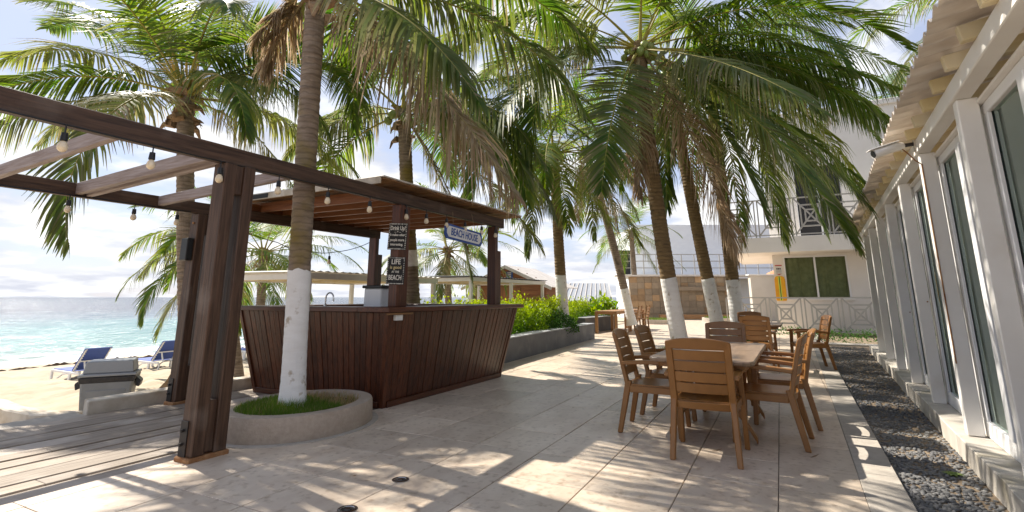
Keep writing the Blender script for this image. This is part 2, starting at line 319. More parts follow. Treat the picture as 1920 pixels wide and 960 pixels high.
def np_mesh(name, V, Q, mats, tint=None, slot=None, smooth=False):
    me = bpy.data.meshes.new(name); V = np.asarray(V, np.float32); Q = np.asarray(Q, np.int32); k = Q.shape[1]
    me.vertices.add(len(V)); me.vertices.foreach_set('co', V.ravel()); me.loops.add(Q.size); me.loops.foreach_set('vertex_index', Q.ravel())
    me.polygons.add(len(Q)); me.polygons.foreach_set('loop_start', np.arange(0, Q.size, k, dtype=np.int32))
    if slot is not None: me.polygons.foreach_set('material_index', np.asarray(slot, np.int32))
    me.update(calc_edges=True)
    for m in mats: me.materials.append(M[m])
    if tint is not None:
        a = me.attributes.new('tint', 'FLOAT_COLOR', 'POINT'); t = np.ones((len(V),4), np.float32); t[:,:3] = tint; a.data.foreach_set('color', t.ravel())
    if smooth: me.shade_smooth()
    me.validate(); return me
def text_mesh(body, size, material, width=None, depth=.002):
    cu = bpy.data.curves.new('lettering', 'FONT'); cu.body = body; cu.size = size; cu.align_x = 'CENTER'; cu.align_y = 'CENTER'; cu.extrude = depth; cu.resolution_u = 3; cu.offset = size*.012
    o = bpy.data.objects.new('lettering', cu); COL.objects.link(o); bpy.context.view_layer.update()
    dg = bpy.context.evaluated_depsgraph_get(); me = bpy.data.meshes.new_from_object(o.evaluated_get(dg))
    bpy.data.objects.remove(o); me.materials.clear(); me.materials.append(M[material])
    if width:
        xs = [v.co.x for v in me.vertices]; k = width/max(1e-6, max(xs)-min(xs))
        for v in me.vertices: v.co.x *= k
    return me

# ------------------------------------------------------------------ setting: sea, sand, ground, terrace
SH = Frame(*AB.w(0, 21.6)[:2], 61.5)
def sand_z(b): return -.38 - .05*(b-3.1) if b > 3.1 else -.38
def grid(name, xs, ys, fz, frame, material, kind='structure', smooth=True):
    V = [(x, y, fz(x,y)) for y in ys for x in xs]; n = len(xs)
    Q = [(j*n+i, j*n+i+1, (j+1)*n+i+1, (j+1)*n+i) for j in range(len(ys)-1) for i in range(n-1)]
    o = link(name, np_mesh(name, V, Q, [material], smooth=smooth)); o.location = (*frame.o, 0); o.rotation_euler = (0,0,frame.r); return tag(o, kind=kind)
sea = grid('sea', [-4000,-300,-60,-20,0,20,60,120,400,5000], [-.5,5,15,40,100,300,1000,6000], lambda x,y: -1.3, SH, 'sea_water')
_h = rng.random((64,64))
def vnoise(x, y):
    xi, yi = math.floor(x), math.floor(y); fx, fy = x-xi, y-yi; fx = fx*fx*(3-2*fx); fy = fy*fy*(3-2*fy)
    g = lambda i,j: _h[i%64, j%64]
    return (g(xi,yi)*(1-fx)+g(xi+1,yi)*fx)*(1-fy) + (g(xi,yi+1)*(1-fx)+g(xi+1,yi+1)*fx)*fy
def sandf(x, y):
    n = (vnoise(x*2.6,y*2.6)-.5)*.10 + (vnoise(x*5.1+9,y*5.1)-.5)*.09 + (vnoise(x*.7,y*.7)-.5)*.12
    k = max(0, min(1, (20.5-y)/3))
    edge = 0
    if y < 4.6 and x < -1.4: edge = .27*min(1, (4.6-y)/1.4)*min(1, (-1.4-x)/.5)
    return sand_z(y) + n*k + edge + (vnoise(x*.35,5.5)-.5)*.07
xs = list(np.arange(-7, 9, .16)) + list(np.arange(9, 40, .7)) + list(range(40, 220, 12)); xs = [-60,-30,-14] + xs
ys = list(np.arange(2.3, 14, .16)) + list(np.arange(14, 26, .4)) + [30, 40]
sand = grid('beach_sand', xs, ys, sandf, AB, 'sand')
ground = grid('ground', [-40, -10, 0, 10, 20, 40, 90, 400], [-300,-60,-20,-6,0,2.6], lambda x,y: -.07, AB, 'earth')
wl = MB()
for i in range(90):                       # tide line of weed on the wet sand
    x = -6+i*.2+rng.normal(0,.06); y = 19.6+math.sin(x*.5)*.35+rng.normal(0,.09); z = sandf(x,y)
    r = .02+.025*rng.random()*(1+ (x>4.5)*1.6); wl.tube([(x-.16,y,z),(x,y+rng.normal(0,.05),z+r*.6),(x+.18,y+rng.normal(0,.05),z)], [r*.3,r,r*.3], 5)
o = part('seaweed_line', wl, 'weed', None); o.location = AB.w(0,0); o.rotation_euler = (0,0,AB.r); tag(o, kind='stuff', label='dark line of washed up seaweed along the water edge')

# terrace: bed, tiles one by one, border kerb along the gravel
EDGE_B = -4.80                            # terrace edge towards the gravel strip
def edge_b(a): return EDGE_B + .0*a
bed = MB(); bed.box(-9, EDGE_B, -.30, 30, .12, -.012); bed.box(2.35, .12, -.30, 30, 3.4, -.0125); bed.box(-.3,.12,-.30,2.35,2.42,-.0128)
terr = part('terrace_floor', bed, 'tile_bed', None); terr.location = AB.w(0,0); terr.rotation_euler = (0,0,AB.r); tag(terr, kind='structure')
tm = MB(); TX, TY = .611, .585; tm.box(.0035,.0035,-.03, TX-.0035,TY-.0035, 0); tile_me = tm.mesh('tile','tile',bevel=.0025)
tiles = []
for i in range(-12, 44):
    for j in range(-12, 14):
        x, y = 3.56+TX*i, 1.30+TY*j; cs = [TF.w(x+dx,y+dy) for dx in (0,TX) for dy in (0,TY)]
        ab = [AB.inv(c.x,c.y) for c in cs]; cx, cy = TF.w(x+TX/2,y+TY/2)[:2]
        mb_ = max(b for a,b in ab); na = sum(a for a,b in ab)/4; nb = sum(b for a,b in ab)/4
        lim = .12 if na < 2.4 else 3.0
        if na > 29 or na < -9 or nb > lim+.2 or nb < EDGE_B-.2: continue
        cy = max(cy,.01); tiles.append((math.hypot(cx,cy), abs(cx/max(cy,.3)) < 1.35 and cy > 2.2, x, y, min(b for a,b in ab), mb_, lim, na))
def clip_poly(poly, axis, lim, keep_less):
    out = []
    for i in range(len(poly)):
        p, q = poly[i], poly[(i+1)%len(poly)]; ip = (p[axis] <= lim) == keep_less; iq = (q[axis] <= lim) == keep_less
        if ip: out.append(p)
        if ip != iq: t = (lim-p[axis])/(q[axis]-p[axis]); out.append(tuple(p[k]+(q[k]-p[k])*t for k in range(2)))
    return out
tiles.sort(key=lambda t: (not t[1], t[0])); n_t = 0; rest = MB()
Kb = EDGE_B+.24
for d, vis, x, y, b0, b1, lim, na in tiles:
    whole = b1 <= lim and b0 >= Kb
    if whole and n_t < 296 and vis:
        o = link('tile', tile_me, terr); w = TF.w(x,y); a, b = AB.inv(w.x,w.y); o.location = (a,b,rng.normal(0,.0006)); o.rotation_euler = (0,0,TF.r-AB.r); n_t += 1
    else:
        g = .0025; poly = [AB.inv(*TF.w(x+dx,y+dy)[:2]) for dx,dy in ((g,g),(TX-g,g),(TX-g,TY-g),(g,TY-g))]
        poly = clip_poly(clip_poly(poly,1,lim,True),1,Kb,False)
        if len(poly) < 3: continue
        if vis and n_t < 298:
            part('tile', MB().prism([(p[0],p[1],-.03) for p in poly],(0,0,.03)), 'tile', terr); n_t += 1
        else: rest.prism([(p[0],p[1],-.03) for p in poly],(0,0,.03))
o = part('tile_field', rest, 'tile', terr); tag(o, kind='stuff')
for k in range(28):                       # border slabs beside the gravel
    part('border_slab', MB().box(-6+k*1.2+.003, EDGE_B-.01, -.06, -6+(k+1)*1.2-.003, Kb-.004, .002), 'kerb_stone', terr, bevel=.004)
lv = []; lq = []; lt = []
for i in range(60):                       # dry leaflets and bits blown over the tiles
    x = -4+13*rng.random(); y = -4.6+4.6*rng.random(); a = rng.random()*6.28; l = .02+.07*rng.random()**2; c, s_ = math.cos(a), math.sin(a); w = .003+.004*rng.random(); k = len(lv)
    lv += [(x-c*l,y-s_*l,.004),(x-s_*w,y+c*w,.007),(x+c*l,y+s_*l,.012*rng.random()+.004),(x+s_*w,y-c*w,.005)]; lq.append((k,k+1,k+2,k+3)); lt += [(1,0,rng.random()*.6)]*4
o = link('leaf_litter', np_mesh('leaf_litter', lv, lq, ['palm_leaf'], np.array(lt))); o.location = AB.w(0,0); o.rotation_euler = (0,0,AB.r); tag(o, kind='stuff', label='small dry leaf bits scattered over the terrace tiles')
# gravel strip
gbed = MB(); gbed.box(-6,-1.2,-.3, 20, .9, -.044); gb = part('gravel_bed', gbed, 'soil_sandy', None); gb.location = BL.w(0,0); gb.rotation_euler = (0,0,BL.r); tag(gb, kind='structure')
ico = bmesh.new(); bmesh.ops.create_icosphere(ico, subdivisions=1, radius=1); IV = np.array([v.co[:] for v in ico.verts]); ico.verts.ensure_lookup_table(); IF = np.array([[v.index for v in f.verts] for f in ico.faces]); ico.free()
def stones(n, xs, ys, r0, r1, z0):
    Vs = []; Fs = []
    for i in range(n):
        x = xs(); y = ys(x); r = r0+(r1-r0)*rng.random()**2; a = rng.random()*6.28
        v = IV*np.array([r*(1+.5*rng.random()), r, r*(.45+.3*rng.random())]) * (1+.18*rng.standard_normal((12,1)))
        c, s_ = math.cos(a), math.sin(a); v = v@np.array([[c,s_,0],[-s_,c,0],[0,0,1]]) + np.array([x,y,z0+r*.25*rng.random()])
        Vs.append(v); Fs.append(IF+12*i)
    return np.concatenate(Vs), np.concatenate(Fs)
def strip_y(x):
    w = BL.w(x, 0); a, _ = AB.inv(w.x,w.y); hi = BL.inv(*AB.w(a, EDGE_B)[:2])[1]
    return .07 + (hi-.02-.07)*(1-rng.random()**1.25)
V, F = stones(9000, lambda: -2.3+13*rng.random()**1.7, strip_y, .008, .021, -.042)
o = link('gravel', np_mesh('gravel', V, F, ['gravel'])); o.location = BL.w(0,0); o.rotation_euler = (0,0,BL.r); tag(o, kind='stuff', label='dark grey gravel strip between terrace and glazed building')

# timber deck
deck = part('wooden_deck', MB().box(-8,.14,-.3, 2.3,2.62,-.05), 'soil', None); deck.location = AB.w(0,0); deck.rotation_euler = (0,0,AB.r); tag(deck, kind='structure')
bs = [.135,.325,.52,.80,1.03,1.24,1.47,1.74,2.04,2.33,2.60]
for i in range(len(bs)-1):
    g = (.014,.034,.016,.034,.020,.030,.014,.018,.010,.012)[i]
    x0 = -6.5
    for x1 in ((-3.3+.37*(i%3)) if i % 2 else -4.4, 2.28 if i > 6 else -.35+.1*(i%2)):
        part('deck_board', MB().box(x0+.004, bs[i]+g, -.045, x1, bs[i+1]-.002, -.008+.012*((i*7)%3)/3), 'deck_wood_x', deck, bevel=.004); x0 = x1
st = part('stone_step', MB().box(-8,2.62,-.32,-1.72,3.0,-.02), 'kerb_stone', None, bevel=.008); st.location = AB.w(0,0); st.rotation_euler = (0,0,AB.r); tag(st, kind='structure')

# low walls beside the sand
kw = thing('low_kerb_wall', 'weathered low plaster kerb between deck and sand behind grey bin', 'kerb', AB)
part('kerb_body', MB().prism([(-1.76,2.64,-.4),(2.4,2.64,-.4),(2.4,2.84,-.4),(-1.70,2.86,-.4)], (0,0,.53)), 'old_plaster', kw, bevel=.012)
kw2 = thing('low_stone_edge', 'short whitish stone edge curving into sand at far left', 'kerb', AB)
pts = [(-1.80,2.98),(-1.98,3.35),(-2.02,3.9),(-1.95,4.6),(-2.0,5.6)]
part('edge_body', MB().prism([(x-.0,y,-.5) for x,y in pts]+[(x+.2,y+.06,-.5) for x,y in pts[::-1]], (0,0,.47)), 'old_plaster', kw2, bevel=.015)

# ring planter
rp = thing('ring_planter', 'low round concrete planter ring holding the nearest white painted palm', 'planter', AB, (-.98,.2,0))
prof = [(1.0,-.02),(1.015,.0),(1.0,.19),(.985,.215),(.80,.215),(.785,.20),(.785,-.02)]
part('ring', MB().lathe([(r,z) for r,z in prof], 56, sx=.77, sy=.64, close=True), 'ring_concrete', rp, smooth=True)
part('foot_skirt', MB().lathe([(1.1,-.02),(1.1,.006),(1.0,.008),(1.0,-.02)], 48, sx=.77, sy=.64, close=True), 'kerb_stone', rp)
part('soil', MB().lathe([(.01,.17),(.4,.19),(.8,.16)][::-1], 30, sx=.77, sy=.64), 'soil', rp)
def grass_blades(n, sampler, h0, h1, w=.004, brownf=None, lean=.5):
    V = []; Q = []; T = []
    for i in range(n):
        x, y, z, hs = sampler(); h = (h0+(h1-h0)*rng.random())*hs; a = rng.random()*6.28; l = lean*h*rng.random()
        dx, dy = math.cos(a), math.sin(a); px, py = -dy*w/2, dx*w/2; k = len(V)
        V += [(x-px,y-py,z),(x+px,y+py,z),(x+px*.8+dx*l*.4,y+py*.8+dy*l*.4,z+h*.6),(x-px*.8+dx*l*.4,y-py*.8+dy*l*.4,z+h*.6),(x+dx*l+px*.1,y+dy*l+py*.1,z+h*.95),(x+dx*l,y+dy*l,z+h*.95)]
        Q += [(k,k+1,k+2,k+3),(k+3,k+2,k+4,k+5)]
        b = brownf(x,y) if brownf else (1 if rng.random() < .06 else 0); T += [(b, rng.random(), rng.random())]*6
    return np.array(V), np.array(Q), np.array(T)
def ring_s():
    while True:
        r = math.sqrt(rng.random())*.80; a = rng.random()*6.28; x, y = r*math.cos(a)*.8, r*math.sin(a)*.64
        if x > .22 and rng.random() < .75: continue
        return x, y, .172, 1+.9*math.exp(-((x+.12)**2+y**2)*14)
V, Q, T = grass_blades(9000, ring_s, .035, .085, .0045, lambda x,y: 1.0 if rng.random() < (.85 if x > .12 else .08) else 0)
g = link('planter_grass', np_mesh('planter_grass', V, Q, ['grass_leaf'], T)); g.parent = rp; tag(g, kind='stuff')

# ------------------------------------------------------------------ pergola and bar
pg = thing('pergola', 'dark timber pergola of long beams and doubled posts over the deck', 'pergola', AB)
part('beam', MB().box(-7.2,-.035,2.395,2.78,.035,2.553), 'beam_wood_x', pg, bevel=.006)
part('beam', MB().box(-7.2,2.355,2.30,2.36,2.425,2.448), 'beam_wood_x', pg, bevel=.006)
for a, h in ((-5.3,.12),(-4.5,.12),(-3.72,.12),(-2.98,.12),(-2.27,.125),(-2.17,.14),(-1.45,.115)):
    part('rafter', MB().bar((a,.036,2.47),(a-.02,2.354,2.385),.055,h), 'grey_rafter_y', pg, bevel=.005)
def dpost(a0, b0, zt, z0):
    for k in (0, 1):
        x = a0+k*.18
        part('post', MB().box(x,b0-.085,z0,x+.105,b0+.085,zt), 'beam_wood_z', pg, bevel=.007)
    part('spacer_block', MB().box(a0+.107,b0-.062,z0+.01,a0+.178,b0+.062,z0+.40), 'beam_wood_z', pg, bevel=.004)
    part('spacer_block', MB().box(a0+.107,b0-.062,zt-.26,a0+.178,b0+.062,zt-.004), 'beam_wood_z', pg, bevel=.004)
    part('footing', MB().box(a0-.03,b0-.095,z0-.20,a0+.31,b0+.095,z0), 'rust', pg, bevel=.01)
    pl = part('steel_plate', MB().box(a0-.012,b0-.012,z0-.005,a0-.001,b0+.078,z0+.26), 'dark_metal', pg, bevel=.002)
    for zz in (.09,.19): part('bolt', MB().tube([(a0-.035,b0+.035,z0+zz),(a0-.012,b0+.035,z0+zz)], .013, 6), 'dark_metal', pl)
    part('bolt', MB().tube([(a0-.014,b0+.0,zt-.12),(a0,b0+.0,zt-.12)], .016, 6), 'rust', pg)
dpost(-2.21, 0, 2.393, .035); dpost(-1.02, 2.39, 2.298, .03)
part('speaker_box', MB().box(-1.10,2.335,1.70,-1.02,2.475,1.98), 'black_plastic', pg, bevel=.008, label='small black box fixed to the rear post')

bar = thing('beach_bar', 'dark red brown plank beach bar with outward leaning sides and slatted roof', 'bar', AB)
A1, B1, OV, HT = 2.71, 2.27, .20, 1.075
def lean_planks(n, p0, p1, q0, q1, thick, z0=.03):
    p0, p1, q0, q1 = map(Vector, (p0,p1,q0,q1)); t = Vector(thick)
    for i in range(n):
        f0, f1 = (i+.028)/n, (i+.972)/n; e = .0025*rng.normal()
        P = [p0.lerp(p1,f0), p0.lerp(p1,f1), q0.lerp(q1,f1), q0.lerp(q1,f0)]; off = t.normalized()*(-e)
        vs = [p+off for p in P]+[p+off+t for p in P]
        part('plank', MB().add(vs, [(0,1,2,3),(7,6,5,4),(0,4,5,1),(1,5,6,2),(2,6,7,3),(3,7,4,0)]), 'bar_wood_z', bar, bevel=.004)
z0 = .05
lean_planks(27, (.03,0,z0),(A1,0,z0),(-OV+.03,-OV,HT),(A1+OV,-OV,HT),(0,.022,0))
lean_planks(27, (0,.03,z0),(0,B1,z0),(-OV,-OV+.03,HT),(-OV,B1+OV,HT),(.022,0,0))
lean_planks(27, (0,B1,z0),(A1,B1,z0),(-OV,B1+OV,HT),(A1+OV,B1+OV,HT),(0,-.022,0))
lean_planks(20, (A1,0,z0),(A1,B1,z0),(A1+OV,-OV,HT),(A1+OV,B1+OV,HT),(-.022,0,0))
part('corner_post', MB().hexa([(-.012,-.012,0),(.05,-.012,0),(.05,.05,0),(-.012,.05,0),(-OV-.012,-OV-.012,HT),(-OV+.05,-OV-.012,HT),(-OV+.05,-OV+.05,HT),(-OV-.012,-OV+.05,HT)]), 'bar_wood_z', bar, bevel=.004)
part('corner_post', MB().hexa([(A1-.04,-.014,0),(A1+.014,-.014,0),(A1+.014,.04,0),(A1-.04,.04,0),(A1+OV-.04,-OV-.014,HT),(A1+OV+.014,-OV-.014,HT),(A1+OV+.014,-OV+.04,HT),(A1+OV-.04,-OV+.04,HT)]), 'bar_wood_z', bar, bevel=.004)
part('corner_post', MB().hexa([(-.014,B1-.04,0),(.04,B1-.04,0),(.04,B1+.014,0),(-.014,B1+.014,0),(-OV-.014,B1+OV-.04,HT),(-OV+.04,B1+OV-.04,HT),(-OV+.04,B1+OV+.014,HT),(-OV-.014,B1+OV+.014,HT)]), 'bar_wood_z', bar, bevel=.004)
part('skirting', MB().box(.05,-.03,0,A1-.05,-.004,.065), 'bar_wood_x', bar, bevel=.003); part('skirting', MB().box(-.03,.05,0,-.004,B1-.05,.065), 'bar_wood_y', bar, bevel=.003)
part('core', MB().box(.06,.06,0,A1-.06,B1-.06,.9), 'dark_opening', bar)
TZ = 1.135; o2 = OV+.06
part('counter_top', MB().box(-o2,-o2,HT+.003,A1+o2+.10,.22,TZ), 'bar_wood_x', bar, bevel=.006)
part('counter_top', MB().box(-o2,.222,HT+.002,.22,B1+o2,TZ-.002), 'bar_wood_y', bar, bevel=.006)
part('counter_top', MB().box(.222,B1-.2,HT+.002,A1+o2,B1+o2,TZ-.003), 'bar_wood_x', bar, bevel=.006)
part('counter_top', MB().box(A1-.2,.224,HT+.001,A1+o2,B1-.202,TZ-.004), 'bar_wood_y', bar, bevel=.006)
part('worktop', MB().box(.2,.2,.86,A1-.2,B1-.2,.90), 'bar_wood_x', bar)
for a, b, w, d, zt in ((.10,.02,.17,.13,2.393), (2.46,.03,.17,.15,2.393), (2.10,2.30,.15,.17,2.298)):
    part('roof_post', MB().box(a,b-d/2,TZ+.001,a+w*.56,b+d/2,zt), 'bar_wood_z', bar, bevel=.006)
    part('roof_post', MB().box(a+w*.56+.004,b-d/2+.015,TZ+.001,a+w+.05,b+d/2-.012,zt-.01 if a < 2 else 2.0), 'bar_wood_z', bar, bevel=.006)
for k in range(8):
    a = -.05+k*.365
    part('roof_joist', MB().bar((a,.036,2.50),(a,2.75,2.53),.045,.135), 'rafter_wood_y', bar, bevel=.004)
part('back_joist', MB().box(-.3,2.43,2.449,2.9,2.48,2.56), 'rafter_wood_x', bar, bevel=.003)
for k in range(30):
    a = -.36+k*.1165; j = rng.normal(0,.012)
    part('roof_board', MB().box(a+.004,-.17+j,2.612+.003*(k%2),a+.1125,2.86+j,2.632+.003*(k%2)), 'roof_board_y', bar, bevel=.002)
part('roof_felt', MB().box(-.37,-.185,2.637,3.15,2.87,2.655), 'cabin_roof', bar, bevel=.004)
part('fascia', MB().bar((-.385,-.15,2.60),(-.385,2.85,2.60),.022,.085), 'old_plaster', bar, bevel=.003)
fc = part('fascia', MB().bar((-.40,1.85,2.60),(-.40,2.84,2.60),.006,.06), 'cloth_dark', bar)
part('power_outlet', MB().box(-.10,-OV-.035,.985,.02,-OV+.01,1.05), 'outlet', bar, bevel=.005)
part('bracket_strip', MB().box(-o2+.02,-o2+.005,1.05,.18,-o2+.05,1.072), 'roof_board_x', bar, bevel=.003)

# things on the bar
dp = thing('drink_dispenser', 'pale square drink dispenser with black lid on the bar counter', 'dispenser', AB, (.44,.52,.90))
part('tank', MB().box(-.15,-.15,.09,.15,.15,.46), 'dispenser', dp, bevel=.012); part('base', MB().box(-.155,-.155,0,.155,.155,.088), 'steel', dp, bevel=.008); part('lid', MB().box(-.17,-.17,.461,.17,.17,.50), 'black_plastic', dp, bevel=.008)
part('tap', MB().tube([(-.15,-.06,.14),(-.21,-.06,.14),(-.21,-.06,.09)], .012, 6), 'dark_metal', dp)
fa = thing('bar_tap', 'curved chrome water tap on bar counter left of the dispenser', 'tap', AB, (-.02,1.02,TZ))
part('spout', MB().tube([(0,0,0)]+[(.0,-.07+.07*math.cos(t),.10+.07*math.sin(t)) for t in np.linspace(0,math.pi,9)]+[(0,-.14,.06)], .010, 8), 'steel', fa, smooth=True); part('collar', MB().lathe([(.022,0),(.022,.02),(.014,.03)],12), 'steel', fa)

def board_sign(name, label, w, h, lines, loc, rz, tilt=0, border='chalk'):
    t = thing(name, label, 'sign', AB, loc, rz)
    t.rotation_euler.y = tilt
    part('board', MB().box(-w/2,0,-h/2,w/2,.012,h/2), 'board_black', t, bevel=.002)
    d = MB()
    n = 15
    for i in range(n):
        for s_ in (-1,1):
            x = (i/(n-1)-.5)*w*.93; z = (i/(n-1)-.5)*h*.93; q = .0028+.003*rng.random()
            d.box(x-q,-.002,s_*h*.468-q,x+q,.001,s_*h*.468+q); d.box(s_*w*.455-q,-.002,z-q,s_*w*.455+q,.001,z+q)
    part('border_dots', d, border, t)
    for body, size, z, wd, m in lines:
        o = link('lettering', text_mesh(body, size, m, wd), t, (0,-.003,z), (math.pi/2,0,0))
    return t
# both boards hang on the -x side of the corner post and face the camera
sg = board_sign('chalkboard_sign', 'upper black chalkboard reading Drink Up on the bar corner post', .25, .33,
    [('Drink Up!',.075,.10,.20,'chalk'),('~ * ~',.03,.052,.09,'chalk'),('It makes other',.042,.018,.20,'chalk'),('people more',.046,-.045,.19,'chalk'),('interesting.',.044,-.10,.17,'chalk')], (.085,-.035,1.985), R(-76), R(3), 'chalk')
sg2 = board_sign('chalkboard_sign', 'lower black chalkboard reading LIFE is good AT THE BEACH', .235, .33,
    [('LIFE',.085,.105,.12,'chalk'),('is good',.055,.04,.15,'chalk_gold'),('AT THE',.036,-.015,.10,'chalk'),('BEACH',.085,-.085,.17,'chalk')], (.085,-.03,1.565), R(-76), R(2), 'chalk')
bh = thing('hanging_sign', 'white BEACH HOUSE sign with blue border hanging under the roof beam', 'sign', AB, (1.53,-.06,2.145)); bh.rotation_euler = (0, R(3.0), AB.r)
def oct_plate(w, h, c, y0, y1): return MB().prism([(-w/2+c,y0,-h/2),(w/2-c,y0,-h/2),(w/2,y0,-h/2+c),(w/2,y0,h/2-c),(w/2-c,y0,h/2),(-w/2+c,y0,h/2),(-w/2,y0,h/2-c),(-w/2,y0,-h/2+c)], (0,y1-y0,0))
part('border', oct_plate(.98,.215,.05,-.004,.016), 'sign_blue', bh); part('panel', oct_plate(.90,.155,.05,-.009,-.0035), 'sign_white', bh)
link('lettering', text_mesh('BEACH HOUSE', .15, 'sign_blue', .70), bh, (0,-.0115,-.002), (math.pi/2,0,0))
part('cord', MB().tube([(-.30,0,.105),(-.30,.02,.30)], .003, 5), 'driftwood', bh); part('cord', MB().tube([(.33,0,.105),(.26,.01,.2),(.20,.02,.36)], .003, 5), 'driftwood', bh)

def light_string(label, pts, bulbs, drop=.05, wall=True):
    t = thing('light_string', label, 'string lights', AB, tuple(pts[0]), 0, 'festoon light strings on the pergola'); o = Vector(pts[0])
    P = []
    for i in range(len(pts)-1):
        p, q = Vector(pts[i])-o, Vector(pts[i+1])-o
        for k in range(6): f = k/6; P.append(p.lerp(q,f)-Vector((0,0,drop*4*f*(1-f))))
    P.append(Vector(pts[-1])-o); part('cable', MB().tube(P, .006, 5), 'black_plastic', t)
    for b in bulbs:
        b = Vector(b)-o
        h = part('lamp_holder', MB().tube([b,b-Vector((0,0,.06)),b-Vector((0,0,.062)),b-Vector((0,0,.115)),b-Vector((0,0,.12))], [.005,.005,.019,.023,.02], 10), 'black_plastic', t)
        part('bulb', MB().lathe([(.013,-.119),(.024,-.135),(.031,-.158),(.029,-.178),(.015,-.192),(.004,-.196)], 14, tuple(b)), 'bulb_glass', h, smooth=True)
        part('filament', MB().lathe([(.004,-.12),(.010,-.145),(.010,-.165),(.003,-.172)], 8, tuple(b)), 'yellow_paint', h)
fb = [-3.9,-3.33,-2.78,-2.24,-1.66,-1.06,-.44,.11+.1,.62,1.08,1.55,2.02,2.45]
light_string('light string clipped along the near pergola beam above the bar sign', [(x,-.042,2.40) for x in np.linspace(-6.5,2.7,18)], [(x,-.055,2.40) for x in fb], .004)
bb = [-3.9,-3.1,-2.36,-1.74,-1.26]
light_string('light string along the rear pergola beam facing the beach', [(x,2.345,2.31) for x in np.linspace(-6.5,-1.1,12)], [(x,2.34,2.31) for x in bb], .004)
light_string('slack light string hung behind the bar between the rear posts', [(-.7,2.5,2.30),(.35,2.55,2.06),(.85,2.55,1.98),(1.45,2.5,2.0),(2.15,2.42,2.22)], [(-.2,2.52,2.19),(.72,2.55,2.00),(1.33,2.51,1.985)], .03)

